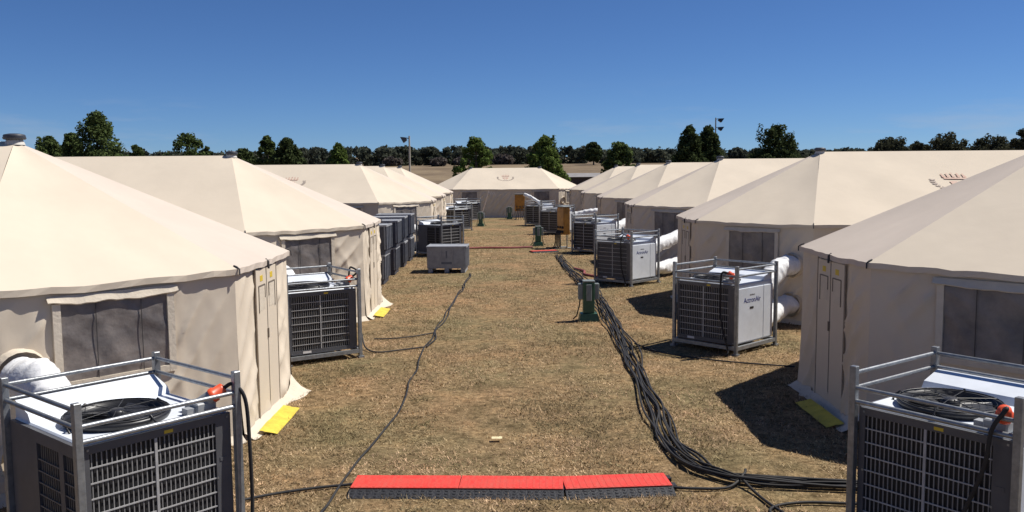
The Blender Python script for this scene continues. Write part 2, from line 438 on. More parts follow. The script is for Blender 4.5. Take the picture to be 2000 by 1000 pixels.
def make_tent(seed):
    root = empty('tent')
    # --- roof: eight fabric panels meeting at two apexes, small valance at the eave
    rb = MB(); eb = {1: MB(), 5: MB()}
    P = [Vector((x, y, ZE)) for x, y in A]
    ap = [Vector((ax, 0, ZR)), Vector((-ax, 0, ZR))]
    def patch(b0, b1, t0, t1, sag, dip, k, lng):
        nrm = ((b1 - b0).cross((t0 + t1) / 2 - b0)).normalized()
        def fn(u, v):
            p = b0.lerp(b1, u).lerp(t0.lerp(t1, u), v)
            e = math.sin(PI * u) * math.sin(PI * min(v, 1))
            p = p - nrm * (sag * e)
            p.z -= dip * math.sin(PI * u) * (1 - v) ** 2
            if lng:
                for c_ in (0.0, 1.0):
                    xx = (u - 0.5) * (2 * (ax + XA) * (1 - v) + 2 * ax * v); x_line = (ax if c_ else -ax) * v
                    dd = abs(xx - x_line)
                    p = p + nrm * (0.035 * max(0.0, 1 - dd / 1.3) * math.sin(PI * min(1, v * 1.02)) ** 0.7)
            fold = abs(math.sin(14 * u + 3 * n3(u * 3, v * 2, seed + k))) * (1 - v) ** 4 * 0.026
            p = p + nrm * (0.018 * e * n3(p.x * 0.9, p.y * 0.9, seed + k) + fold * math.sin(PI * u) ** 0.5)
            return p
        return fn
    long_fn = None
    for i in range(8):
        b0, b1 = P[i], P[(i + 1) % 8]
        if i == 3: t0, t1 = ap[0], ap[1]
        elif i == 7: t0, t1 = ap[1], ap[0]
        elif i < 3: t0 = t1 = ap[0]
        else: t0 = t1 = ap[1]
        lng = i in (3, 7)
        fn = patch(b0, b1, t0, t1, 0.06 if lng else 0.035, 0.03, i, lng)
        if i == 7: long_fn = fn
        nu = 40 if lng else 18
        (eb[i] if i in eb else rb).grid(fn, nu, 16)
        # valance strip hanging from the eave
        dirv = (b1 - b0); out = Vector((dirv.y, -dirv.x, 0)).normalized()
        def val(u, v, fn=fn, out=out):
            p = fn(u, 0)
            return p + Vector((0, 0, -0.065 * v)) + out * (0.006 * math.sin(u * 37) * v)
        (eb[i] if i in eb else rb).grid(lambda u, v: val(u, 1 - v), nu, 1, False)
    roof = rb.build('roof', M['canvas'], root)
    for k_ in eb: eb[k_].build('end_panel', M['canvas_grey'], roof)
    # --- printed crest on both long sides
    def crest_shape():
        red, drk = [], []
        def poly(dst, pts): dst.append(pts)
        # crown: band, five points with beads
        poly(red, [(-0.26, 0.30), (0.26, 0.30), (0.27, 0.37), (-0.27, 0.37)])
        for k in range(5):
            cx = -0.24 + 0.12 * k; h = 0.13 + 0.05 * (2 - abs(k - 2)) / 2
            poly(red, [(cx - 0.045, 0.385), (cx + 0.045, 0.385), (cx + 0.02, 0.385 + h), (cx - 0.02, 0.385 + h)])
            cy = 0.385 + h + 0.03
            poly(red, [(cx + 0.03 * math.cos(q * PI / 3), cy + 0.03 * math.sin(q * PI / 3)) for q in range(6)])
        # shield with cross bars
        poly(red, [(-0.20, 0.20), (-0.20, 0.02), (-0.10, -0.12), (-0.03, -0.16), (-0.03, 0.20)])
        poly(red, [(0.20, 0.20), (0.03, 0.20), (0.03, -0.16), (0.10, -0.12), (0.20, 0.02)])
        # wreath: leaves along two arcs and a ribbon
        for s in (-1, 1):
            for k in range(9):
                th = R(-95 + s * 0) if False else R(-88 + 12.5 * k)
                r_ = 0.56
                for q in (-1, 1):
                    cx, cy = r_ * math.cos(th) * s * 1.05, 0.10 + r_ * math.sin(th) * 0.85
                    tx, ty = -math.sin(th) * s, math.cos(th)
                    nx_, ny_ = math.cos(th) * s, math.sin(th)
                    dx, dy = tx * 0.8 + nx_ * q * 0.5, ty * 0.8 + ny_ * q * 0.5
                    L_ = 0.13 if k > 1 else 0.09; w_ = 0.034
                    px, py = -dy * w_, dx * w_
                    poly(drk, [(cx, cy), (cx + dx * L_ * .5 + px, cy + dy * L_ * .5 + py), (cx + dx * L_, cy + dy * L_), (cx + dx * L_ * .5 - px, cy + dy * L_ * .5 - py)])
        poly(drk, [(-0.26, -0.42), (0.26, -0.42), (0.20, -0.34), (-0.20, -0.34)])
        return red, drk
    red, drk = crest_shape()
    slope_len = math.hypot(ZR - ZE, HA)
    for side in (0, 1):
        for polys, nm, mt in ((red, 'crest_crown', 'crest_red'), (drk, 'crest_wreath', 'crest_dark')):
            cb = MB()
            for pl in polys:
                pts = []
                for (a_, b_) in pl:
                    v = 0.52 + b_ * 0.95 / slope_len
                    wid = 2 * ((ax + XA) * (1 - v) + ax * v)
                    u = 0.5 + a_ * 0.95 / wid
                    p = long_fn(u, v) + Vector((0, -0.42, 0.9)) * 0.012
                    if side: p = Vector((-p.x, -p.y, p.z))
                    pts.append(p)
                cb.add(pts, [tuple(range(len(pts)))])
            cb.build(nm, M[mt], roof)
    # --- walls
    ins = 0.05
    def wallpt(i):
        x, y = A[i]
        v = Vector((x, y, 0)); c = Vector((ax if x > 0 else -ax, 0, 0))
        return v - (v - c).normalized() * ins
    Wp = [wallpt(i) for i in range(8)]
    wins = {0: [0.5], 2: [0.5], 4: [0.5], 6: [0.5], 3: [0.16, 0.84], 7: [0.16, 0.84]}
    for i in range(8):
        b0, b1 = Wp[i], Wp[(i + 1) % 8]
        d = (b1 - b0); L = d.length; d.normalize()
        out = Vector((d.y, -d.x, 0))
        cs = wins.get(i, [])
        door = i in (1, 5)
        def fn(u, v, b0=b0, d=d, L=L, out=out, cs=cs, i=i, door=door):
            x = u * L; z = v * (ZE - 0.03)
            m_ = 1.0
            for c in cs:
                ux = abs(x - c * L); uz = abs(z - 1.42)
                m_ *= sm(0.0, 0.14, max(ux - 0.58, uz - 0.44))
            if door: m_ *= sm(0.0, 0.12, abs(x - L / 2) - 0.45)
            edge = min(1, 8 * u, 8 * (1 - u)) * min(1, 5 * (1 - v) + 0.1)
            q = n3(x * 1.1, z * 0.8, seed + i * 3.1)
            k1 = max(0.0, 0.75 + 1.2 * n3(x * 0.9, z * 1.1, seed + 40 + i)); k2 = max(0.0, 0.40 + 1.2 * n3(x * 0.9, z * 1.1, seed + 70 + i))
            s1 = abs(math.sin((x * 0.76 - z * 0.65) * 10.5 + 2.2 * q))
            s2 = abs(math.sin((x * 0.85 + z * 0.53) * 10.0 + 2.6 * n3(x, z, seed + 9 + i)))
            s3 = abs(math.sin(x * 11.0 + 2.0 * n3(x * 2, z * 0.7, seed + 19 + i)))
            dsp = (0.062 * k1 * (1 - s1) ** 1.8 + 0.026 * k2 * (1 - s2) ** 1.5 + 0.016 * (1 - v) * (1 - s3) ** 1.6 + 0.022 * q) * m_ * edge
            dsp += 0.055 * (1 - v) ** 4 * (0.6 + 0.4 * math.sin(x * 7 + i))
            return b0 + d * x + out * dsp + Vector((0, 0, z))
        wb = MB(); wb.grid(fn, max(24, int(L * 26)), 48)
        wall = wb.build('wall', M['canvas'], root)
        # skirt lying on the ground
        sk = MB()
        def sf(u, v, fn=fn, out=out, i=i):
            p = fn(u, 0.012)
            w = 0.13 + 0.07 * n3(u * 6, seed, i) + (0.16 * (sm(0.72, 1, u)) if i == 1 else 0) + (0.16 * sm(0.72, 1, u) if i == 5 else 0)
            hh = 0.02 + 0.05 * (1 - v) + 0.02 * (n3(u * 14, v * 3, seed + i) + 0.5) + (0.16 * sm(0.80, 1, u) * (1 - v) if i in (1, 5) else 0)
            return Vector((p.x, p.y, 0)) + out * (w * v) + Vector((0, 0, max(0.004, hh * (1 - 0.85 * v))))
        sk.grid(lambda u, v: sf(u, 1 - v), max(10, int(L * 9)), 4)
        sk.build('skirt', M['canvas_trim'], wall)
        def loc(x, z, o): return b0 + d * x + out * o + Vector((0, 0, z))
        def slab(mb, x0, x1, z0, z1, o0, o1):
            c = [loc(x0, z0, o0), loc(x1, z0, o0), loc(x1, z1, o0), loc(x0, z1, o0), loc(x0, z0, o1), loc(x1, z0, o1), loc(x1, z1, o1), loc(x0, z1, o1)]
            mb.add(c, [(0, 1, 2, 3)[::-1], (4, 5, 6, 7), (0, 1, 5, 4), (1, 2, 6, 5), (2, 3, 7, 6), (3, 0, 4, 7)])
        for c in cs:
            xc = c * L; hw = 0.53; z0, z1 = 1.02, 1.79
            pw = MB()
            pw.grid(lambda u, v: loc(xc - hw + 2 * hw * u, z0 + (z1 - z0) * v, 0.022 + 0.014 * n3(u * 2.5, v * 2.5, seed + i) + 0.010 * (1 - abs(math.sin((u * 1.1 + v * 0.8) * 7 + 2 * n3(u * 2, v * 2, seed + i)))) ** 2), 30, 22)
            w = pw.build('window', M['vinyl'], root)
            fr = MB()
            slab(fr, xc - hw - 0.075, xc - hw, z0 - 0.07, z1, 0.012, 0.042)
            slab(fr, xc + hw, xc + hw + 0.075, z0 - 0.07, z1, 0.012, 0.042)
            slab(fr, xc - hw, xc + hw, z0 - 0.07, z0, 0.012, 0.040)
            fr.build('window_frame', M['canvas_trim'], w)
            ml_ = MB()
            slab(ml_, xc - 0.205, xc - 0.199, z0, z1, 0.036, 0.042)
            slab(ml_, xc + 0.25, xc + 0.256, z0, z1, 0.036, 0.042)
            ml_.build('window_seam', M['strap'], w)
            fl = MB()
            def flp(u, v):
                sag = 0.022 * math.sin(PI * u * 1.0) + 0.020 * n3(u * 5, 0.3, seed + i) + 0.012 * n3(u * 13, 1.3, seed + i)
                return loc(xc - hw - 0.12 + (2 * hw + 0.24) * u, z1 + 0.075 - (0.060 + sag) * v, 0.028 + (0.036 + 0.02 * n3(u * 4, 2.0, seed + 5 + i)) * v ** 1.2)
            fl.grid(flp, 30, 4)
            fl.grid(lambda u, v: flp(u, 1) - out * (0.016 * v) + Vector((0, 0, -0.012 * math.sin(PI * v))), 30, 3)
            fl.build('window_flap', M['canvas_trim'], w)
        if i in (0, 2, 4, 6):
            # fabric collars that take the air ducts, beside the window
            t_ = 0.16 if i in (0, 4) else 0.84
            for zc, rc in ((1.16, 0.23), (0.38, 0.23)):
                pc = MB()
                cx = loc(t_ * L, zc, 0.0)
                pc.tube([cx - out * 0.02, cx + out * 0.06, cx + out * 0.10], [rc + 0.03, rc + 0.015, rc], 18, caps=False)
                pc.build('duct_collar', M['canvas_trim'], root)
        if door:
            xc = L / 2
            for s in (-1, 1):
                lf = MB()
                slab(lf, min(xc + s * 0.018, xc + s * 0.44), max(xc + s * 0.018, xc + s * 0.44), 0.05, 1.87, 0.020, 0.034)
                leaf = lf.build('door_leaf', M['canvas'], root)
                dw = MB()
                slab(dw, xc + s * 0.22 - 0.125, xc + s * 0.22 + 0.125, 1.36, 1.66, 0.0345, 0.0365)
                dw.build('door_window', M['canvas_trim'], leaf)
                dq = MB()
                for e_ in (-1, 1):
                    slab(dq, xc + s * 0.22 + e_ * 0.135 - 0.008, xc + s * 0.22 + e_ * 0.135 + 0.008, 1.34 if e_ * s > 0 else 1.5, 1.67, 0.0345, 0.042)
                slab(dq, xc + s * 0.22 - 0.127, xc + s * 0.22 + 0.127, 1.66, 1.675, 0.0345, 0.042)
                dq.build('window_zip', M['zip'], leaf)
                yp = MB(); slab(yp, xc + s * 0.22 - 0.06, xc + s * 0.22 + 0.05, 1.72, 1.79, 0.0345, 0.0375)
                yp.build('sticker', M['yellow_patch'], leaf)
                sd = MB(); slab(sd, xc + s * 0.46 - 0.008, xc + s * 0.46 + 0.008, 0.05, 1.9, 0.02, 0.038)
                sd.build('door_seam', M['seam'], root)
            zp = MB(); slab(zp, xc - 0.016, xc + 0.016, 0.05, 1.9, 0.020, 0.030); slab(zp, xc - 0.03, xc + 0.005, 0.98, 1.10, 0.031, 0.050)
            zp.build('zip', M['zip'], root)
            st = MB()
            st.tube([loc(xc, ZE + 0.0, 0.03), loc(xc, ZE - 0.03, 0.066), loc(xc, ZE - 0.12, 0.068)], 0.014, 6)
            st.build('strap', M['strap'], root)
    for i in range(8):
        x, y = A[i]
        c = Vector((ax if x > 0 else -ax, 0, 0)); o = (Vector((x, y, 0)) - c).normalized()
        b = Vector((x, y, 0))
        st = MB()
        st.tube([b - o * 0.06 + Vector((0, 0, ZE + 0.034)), b - o * 0.02 + Vector((0, 0, ZE + 0.022)), b + o * 0.016 + Vector((0, 0, ZE - 0.002)), b + o * 0.018 + Vector((0, 0, ZE - 0.065))], 0.009, 6)
        st.build('strap', M['strap'], root)
    for s in (1, -1):
        vc = MB(); vc.lathe([(0.12, -0.05), (0.098, 0.0), (0.09, 0.015), (0.07, 0.016)], 20, (s * ax, 0, ZR + 0.005))
        v = vc.build('vent_collar', M['capw'], root)
        vd = MB(); vd.lathe([(0.09, 0.012), (0.122, 0.018), (0.134, 0.035), (0.124, 0.052), (0.128, 0.06), (0.116, 0.078), (0.06, 0.09), (0.0, 0.092)], 20, (s * ax, 0, ZR + 0.005))
        vd.build('vent_cap', M['cap'], v)
    return root

tents_v = [make_tent(1.7), make_tent(23.4)]
TENTS = [  # x of the end nearest the aisle, y, side, variant, label
    (-3.0, 10.85, -1, 0, 'cream tent nearest the camera on the left, sunlit double door with yellow mat'),
    (-2.92, 19.10, -1, 1, 'cream tent second from the camera in the left row, beside the stacked grey crates'),
    (-2.95, 35.80, -1, 0, 'cream tent behind the stacked crates in the left row, crest showing on roof'),
    (-3.10, 43.60, -1, 1, 'cream tent second from the far end of the left row'),
    (-3.20, 51.50, -1, 0, 'cream tent at the far end of the left row'),
    (4.08, 10.90, 1, 1, 'cream tent nearest the camera on the right, shaded door casting a black shadow'),
    (4.10, 19.90, 1, 0, 'large cream tent second from the camera in the right row, shaded wall window showing'),
    (4.10, 29.20, 1, 1, 'cream tent third from the camera in the right row'),
    (4.10, 38.50, 1, 0, 'cream tent fourth from the camera in the right row'),
    (4.15, 47.60, 1, 1, 'cream tent second from the far end of the right row'),
    (4.20, 57.60, 1, 0, 'cream tent at the far end of the right row'),
]
used = [False, False]
def place_tent(x, y, rz, v, label):
    t = tents_v[v] if not used[v] else copy_tree(tents_v[v])
    used[v] = True
    t.location = (x, y, 0); t.rotation_euler = (0, 0, rz)
    tag(t, label, 'tent', 'cream hip roofed tents of the camp')
    return t
for (xe, y, s, v, lb) in TENTS:
    xc = xe + s * (ax + XE)
    place_tent(xc, y, (0 if s < 0 else PI) + random.uniform(-0.006, 0.006), v, lb)
place_tent(-0.05, 63.6, 0.0, 1, 'cream tent across the end of the aisle, crest on its roof facing the camera')

# ---------------------------------------------------------------- yellow mats at the doors
def yellow_mat(x, y, s, lab, w=0.21, l=1.12):
    b = MB()
    def fn(u, v):
        return Vector((s * (u - 0.5) * w, (v - 0.5) * l, 0.062 - 0.045 * u + 0.01 * n3(u * 3, v * 5, x)))
    if s > 0: b.grid(fn, 6, 14)
    else: b.grid(lambda u, v: fn(1 - u, v), 6, 14)
    o = b.build('door_mat', M['yellow_mat'])
    o.location = (x, y, 0)
    tag(o, lab, 'mat', 'yellow strips at the tent doors')
yellow_mat(-2.79, 10.45, 1, 'bright yellow strip on the ground at the nearest left tent door')
yellow_mat(-2.72, 18.75, 1, 'small yellow strip by the second left tent, beyond the air conditioner')
yellow_mat(3.83, 10.50, -1, 'dull yellow strip in the shadow at the nearest right tent door')

# ---------------------------------------------------------------- air conditioners in galvanised frames
W2 = 0.64
def text_mesh(txt, size, name, m):
    cu = bpy.data.curves.new(name, 'FONT'); cu.body = txt; cu.size = size; cu.align_x = 'CENTER'; cu.extrude = 0.001
    o = bpy.data.objects.new(name, cu); col.objects.link(o)
    dg = bpy.context.evaluated_depsgraph_get()
    me = bpy.data.meshes.new_from_object(o.evaluated_get(dg))
    bpy.data.objects.remove(o)
    me.materials.clear(); me.materials.append(m)
    me.name = name
    return me
TXT_BRAND = text_mesh('ActronAir', 0.125, 'lettering', M['letter_blue'])
TXT_SMALL = MB().box(-0.075, -0.02, 0, 0.022, 0, 0.001).box(-0.01, 0.03, 0, 0.022, 0, 0.001).box(0.04, 0.075, 0, 0.018, 0, 0.001).mesh('mark', M['letter_grey'])

def make_unit(fine=True):
    root = empty('air_conditioner')
    b = MB()
    for s in (-1, 1):
        b.box(-0.60, 0.60, s * 0.615 - 0.025, s * 0.615 + 0.025, 0.085, 0.145)
        b.box(s * 0.615 - 0.025, s * 0.615 + 0.025, -0.588, 0.588, 0.0852, 0.1448)
    b.box(-0.588, 0.588, -0.05, 0.05, 0.09, 0.14)
    base = b.build('base_frame', M['steel'], root)
    for sx in (-1, 1):
        for sy in (-1, 1):
            p = MB()
            x, y = sx * 0.615, sy * 0.615
            p.box(x - 0.027, x + 0.027, y - 0.027, y + 0.027, 0.03, 1.475, 0.004)
            p.box(x - 0.05, x + 0.05, y - 0.05, y + 0.05, 0.0, 0.03)
            p.build('post', M['steel'], root)
    def rail(p0, p1, r=0.017):
        t = MB(); t.tube([p0, p1], r, 8); t.build('rail', M['steel'], root)
    h = 0.59
    for z in (1.30, 1.42):
        for s in (-1, 1):
            rail((s * 0.615, -h, z), (s * 0.615, h, z))
        rail((-h, 0.615, z), (h, 0.615, z))
    rail((-h, -0.615, 1.305), (h, -0.615, 1.305))
    rail((-h, -0.615, 1.195), (h, -0.615, 1.195), 0.02)
    # cabinet
    c = MB(); c.box(-0.57, 0.57, -0.55, 0.57, 0.16, 1.165, 0.012)
    cab = c.build('cabinet', M['white_paint'], root)
    # front grille
    f = MB()
    y0, y1 = -0.585, -0.5505
    f.box(-0.572, -0.53, y0, y1, 0.16, 1.15)
    f.box(0.44, 0.572, y0, y1, 0.16, 1.15)
    f.box(-0.53, 0.44, y0, y1, 1.09, 1.15)
    f.box(-0.53, 0.44, y0, y1, 0.16, 0.225)
    f.box(0.47, 0.53, y0 - 0.004, y0 - 0.001, 0.78, 0.81)
    gf = f.build('grille_frame', M['bezel'], root)
    co = MB(); co.box(-0.53, 0.44, -0.556, -0.5506, 0.225, 1.09)
    co.build('coil', M['coil'], root)
    me_v = MB().box(-0.004, 0.004, -0.574, -0.567, 0.226, 1.089).mesh('grille_bar', M['grille_v'])
    me_m = MB().box(-0.010, 0.010, -0.585, -0.5745, 0.226, 1.089).mesh('mullion', M['grille'])
    me_h = MB().box(-0.529, 0.439, -0.581, -0.5745, -0.005, 0.005).mesh('grille_bar', M['grille'])
    if fine:
        for k in range(27):
            if k == 13: continue
            link('grille_bar', me_v, gf, (-0.53 + 0.97 * (k + 0.5) / 27, 0, 0))
    link('mullion', me_m, gf, (-0.045, 0, 0))
    for k in range(7):
        link('grille_bar', me_h, gf, (0, 0, 0.315 + k * 0.112))
    sk_ = MB(); sk_.box(-0.36, -0.22, -0.588, -0.5855, 0.175, 0.21); sk_.build('sticker', M['flag'], gf)
    sk_ = MB(); sk_.box(0.02, 0.09, -0.588, -0.5855, 1.105, 1.13); sk_.build('sticker', M['yellow_patch'], gf)
    scm = MB().box(-0.008, 0.008, -0.589, -0.5855, -0.008, 0.008).mesh('screw', M['steel'])
    for (x_, z_) in ((-0.54, 1.12), (0.54, 1.12), (-0.54, 0.19), (0.54, 0.19), (0.445, 0.65), (-0.54, 0.65)): link('screw', scm, gf, (x_, 0, z_))
    # left side: second coil face in two columns behind a plain panel
    f = MB()
    x0, x1 = -0.604, -0.5705
    f.box(x0, x1, -0.548, -0.50, 0.16, 1.15)
    f.box(x0, x1, -0.34, -0.27, 0.16, 1.15)
    f.box(x0, x1, 0.10, 0.568, 0.16, 1.15)
    f.box(x0, x1, -0.50, -0.34, 1.06, 1.15); f.box(x0, x1, -0.27, 0.10, 1.06, 1.15)
    f.box(x0, x1, -0.50, -0.34, 0.16, 0.23); f.box(x0, x1, -0.27, 0.10, 0.16, 0.23)
    sf = f.build('side_grille_frame', M['bezel'], root)
    co = MB(); co.box(-0.577, -0.5706, -0.50, 0.10, 0.23, 1.06)
    co.build('side_coil', M['coil'], root)
    m1 = MB().box(-0.60, -0.592, -0.499, -0.341, -0.005, 0.005).mesh('grille_bar', M['grille_side'])
    m2 = MB().box(-0.60, -0.592, -0.269, 0.099, -0.005, 0.005).mesh('grille_bar', M['grille_side'])
    m3 = MB().box(-0.591, -0.585, -0.004, 0.004, 0.231, 1.059).mesh('grille_bar', M['grille_side'])
    for k in range(8):
        link('grille_bar', m1, sf, (0, 0, 0.31 + k * 0.09)); link('grille_bar', m2, sf, (0, 0, 0.31 + k * 0.09))
    if fine:
        for k in range(4): link('grille_bar', m3, sf, (0, -0.47 + k * 0.033, 0))
        for k in range(9): link('grille_bar', m3, sf, (0, -0.24 + k * 0.037, 0))
    # right side: two painted doors with lettering and a finger grip
    d = MB(); d.box(0.5705, 0.592, -0.535, 0.255, 0.19, 1.09, 0.006)
    pn = d.build('side_panel', M['white_paint'], root)
    d = MB(); d.box(0.5705, 0.592, 0.263, 0.555, 0.19, 1.09, 0.006)
    d.build('side_panel', M['white_paint'], root)
    for me, z, yy in ((TXT_BRAND, 0.84, -0.10), (TXT_SMALL, 0.955, -0.10)):
        t = link('lettering' if me is TXT_BRAND else 'mark', me, pn, (0.5935, yy, z)); t.rotation_euler = (PI / 2, 0, PI / 2)
    k_ = MB(); k_.box(0.5925, 0.596, -0.17, -0.06, 0.73, 0.765); k_.build('grip', M['fan'], pn)
    # top: fan with wire guard on legs, hood, socket box
    fx, fy = -0.10, -0.12
    rg = MB(); rg.lathe([(0.345, 0.002), (0.36, 0.05), (0.385, 0.055), (0.385, 0.03), (0.37, 0.002)], 32, (fx, fy, 1.165))
    ring = rg.build('fan_ring', M['fan'], root)
    dk = MB(); dk.lathe([(0.343, 0.004), (0.2, 0.003), (0.0, 0.003)], 28, (fx, fy, 1.165)); dk.build('fan_well', M['coil'], ring)
    for k in range(4):
        bl = MB(); a0 = k * PI / 2 + 0.3
        pts = []
        for (rr_, da, z) in ((0.07, -0.35, 0.015), (0.31, -0.15, 0.012), (0.31, 0.55, 0.045), (0.07, 0.45, 0.04)):
            pts.append((fx + rr_ * math.cos(a0 + da), fy + rr_ * math.sin(a0 + da), 1.168 + z))
        bl.add(pts, [(0, 1, 2, 3)]); bl.add([(p[0], p[1], p[2] - 0.004) for p in pts], [(3, 2, 1, 0)])
        bl.build('fan_blade', M['fan'], ring)
    hb = MB(); hb.lathe([(0.07, 0.01), (0.07, 0.06), (0.045, 0.075), (0.0, 0.076)], 16, (fx, fy, 1.168)); hb.build('fan_hub', M['fan'], ring)
    gd = MB()
    for rr_ in (0.12, 0.17, 0.22, 0.27, 0.32, 0.37):
        gd.tube([(fx + rr_ * math.cos(a), fy + rr_ * math.sin(a), 1.228 + 0.010 * (1 - rr_ / 0.37)) for a in np.linspace(0, 2 * PI, 29)], 0.0018 if rr_ < 0.36 else 0.006, 4, False)
    for k in range(8):
        a = k * PI / 4 + 0.2
        rr_ = 0.37
        gd.tube([(fx + 0.05 * math.cos(a), fy + 0.05 * math.sin(a), 1.24), (fx + rr_ * math.cos(a), fy + rr_ * math.sin(a), 1.23)], 0.0035, 5)
        if k % 2 == 0:
            gd.tube([(fx + rr_ * math.cos(a), fy + rr_ * math.sin(a), 1.24), (fx + 0.42 * math.cos(a), fy + 0.42 * math.sin(a), 1.20), (fx + 0.42 * math.cos(a + .08), fy + 0.42 * math.sin(a + .08), 1.166)], 0.009, 6)
    gd.build('fan_guard', M['fan'], ring)
    hd = MB()
    v = [(-0.56, 0.30, 1.166), (0.56, 0.30, 1.166), (0.56, 0.565, 1.166), (-0.56, 0.565, 1.166), (-0.56, 0.34, 1.225), (0.56, 0.34, 1.225), (0.56, 0.565, 1.295), (-0.56, 0.565, 1.295)]
    hd.add(v, [(0, 3, 2, 1), (4, 5, 6, 7), (0, 1, 5, 4), (1, 2, 6, 5), (2, 3, 7, 6), (3, 0, 4, 7)])
    hd.build('hood', M['white_paint'], root)
    sb = MB(); sb.box(0.33, 0.50, -0.52, -0.33, 1.166, 1.25, 0.01); sb.box(0.26, 0.329, -0.50, -0.42, 1.166, 1.22)
    sb.tube([(0.40, -0.43, 1.22), (0.475, -0.505, 1.29)], 0.052, 14)
    sb.build('socket_box', M['socket'], root)
    for zc in (0.82, 0.36):
        sp = MB(); sp.tube([(0.0, 0.571, zc), (0.0, 0.64, zc)], 0.215, 20); sp.build('duct_spigot', M['steel'], root)
    return root

UNITS = {
    'L1': (-3.01, 6.67, 50, 'framed air conditioner at the lower left corner, orange plug on its top'),
    'L2': (-3.29, 14.37, 34, 'framed air conditioner wedged between the first and second left tents'),
    'L3': (-2.50, 32.60, 53, 'framed air conditioner standing behind the grey crate on the grass'),
    'L4': (-2.75, 46.80, 45, 'framed air conditioner farther up the left row, behind the grilled one by the crate'),
    'L5': (-2.55, 56.40, 45, 'farthest framed air conditioner on the left side of the aisle'),
    'R1': (3.59, 6.59, -54, 'framed air conditioner at the lower right corner, black cable hanging over its grille'),
    'R2': (3.77, 14.91, -47, 'framed air conditioner with white side panel, second from the camera on the right'),
    'R3': (3.29, 23.75, -45, 'framed air conditioner with white side panel, third from the camera on the right'),
    'R4': (3.36, 33.02, -49, 'framed air conditioner beside the tall orange board, fourth on the right'),
    'R5': (2.52, 43.54, -41, 'framed air conditioner just behind the tall orange board on the right'),
    'R6': (1.95, 50.80, -40, 'farthest framed air conditioner on the right side of the aisle'),
}
unit_fine = make_unit(True); unit_far = make_unit(False)
first = {True: True, False: True}
UO = {}
for k, (x, y, a, lb) in UNITS.items():
    fine = k in ('L1', 'R1', 'L2', 'R2', 'R3')
    src = unit_fine if fine else unit_far
    o = src if first[fine] else copy_tree(src)
    first[fine] = False
    o.location = (x, y, 0); o.rotation_euler = (0, 0, R(a))
    tag(o, lb, 'air conditioner', 'air conditioners in galvanised frames along the aisle')
    UO[k] = (x, y, R(a))
def ul(k, x, y, z):
    cx, cy, a = UO[k]
    return Vector((cx + math.cos(a) * x - math.sin(a) * y, cy + math.sin(a) * x + math.cos(a) * y, z))

# ---------------------------------------------------------------- white air ducts
def duct(p, lab, rad=0.19, seed=0.0):
    pts = spline(p, 26)
    b = MB()
    rs = [rad * (1 + 0.035 * math.sin(i * 1.1 + 1.5 * n3(i * 0.2, seed, 2.0)) + 0.09 * n3(i * 0.1, seed, 0.5)) for i in range(len(pts))]
    b.tube(pts, rs, 28)
    b.v = [tuple(Vector(q) + Vector((n3(q[0] * 5, q[1] * 5, q[2] * 5 + seed), n3(q[1] * 5, q[2] * 5, seed), n3(q[2] * 5, q[0] * 5, seed))) * 0.035 + Vector((n3(q[0] * 13, q[1] * 13, q[2] * 13), 0, n3(q[2] * 13, q[0] * 13, seed))) * 0.012) for q in b.v]
    o = b.build('air_duct', M['duct'])
    tag(o, lab, 'duct', 'white fabric air ducts')
def tent_port(i, t, z, off=0.10):
    xe, y, s = TENTS[i][0], TENTS[i][1], TENTS[i][2]
    sg = -s
    Bp = Vector((xe, y - HB, z)); Ap = Vector((xe - sg * (XE - XA), y - HA, z))
    n = Vector((sg * (HA - HB), -(XE - XA), 0)).normalized()
    return Bp.lerp(Ap, t) + n * (off - 0.03), n
def duct_pair(k, ti, la, lb):
    for (zu, zp, lab, sd) in ((0.82, 1.16, la, 1.0), (0.36, 0.38, lb, 5.0)):
        p, n = tent_port(ti, 0.84, zp)
        a0 = ul(k, 0, 0.645, zu); a1 = ul(k, 0, 0.95, zu + (0.02 if zu > 0.5 else -0.05))
        mid = (a1 + p + n * 0.45) / 2 + Vector((0, 0, 0.0 if zu > 0.5 else -0.08))
        duct([a0, a1, mid, p + n * 0.40, p], lab, seed=sd + ti)
duct_pair('L1', 0, 'upper white air duct behind the lower left air conditioner', 'lower white air duct behind the lower left air conditioner')
duct_pair('R1', 5, 'upper white air duct behind the lower right air conditioner', 'lower white air duct behind the lower right air conditioner')
duct_pair('R2', 6, 'upper white air duct behind the second right air conditioner', 'lower white air duct near the ground behind the second right air conditioner')
duct_pair('R3', 7, 'upper white air duct behind the third right air conditioner', 'lower white air duct near the ground behind the third right air conditioner')
duct_pair('R4', 8, 'upper white air duct behind the fourth right air conditioner', 'lower white air duct behind the fourth right air conditioner')
duct_pair('R5', 9, 'upper white air duct between the orange board and the tents', 'lower white air duct between the orange board and the tents')
duct_pair('L2', 1, 'upper white air duct behind the second left air conditioner', 'lower white air duct behind the second left air conditioner')
duct_pair('L3', 2, 'upper white air duct behind the air conditioner by the grey crate', 'lower white air duct behind the air conditioner by the grey crate')
# one duct rises from the farthest right unit to the tent across the end
duct([(1.95, 51.45, 1.33), (1.65, 51.6, 1.50), (1.32, 51.75, 1.68), (1.05, 51.85, 1.80)], 'white duct end slanting up beside the far orange board', 0.10, 3.0)

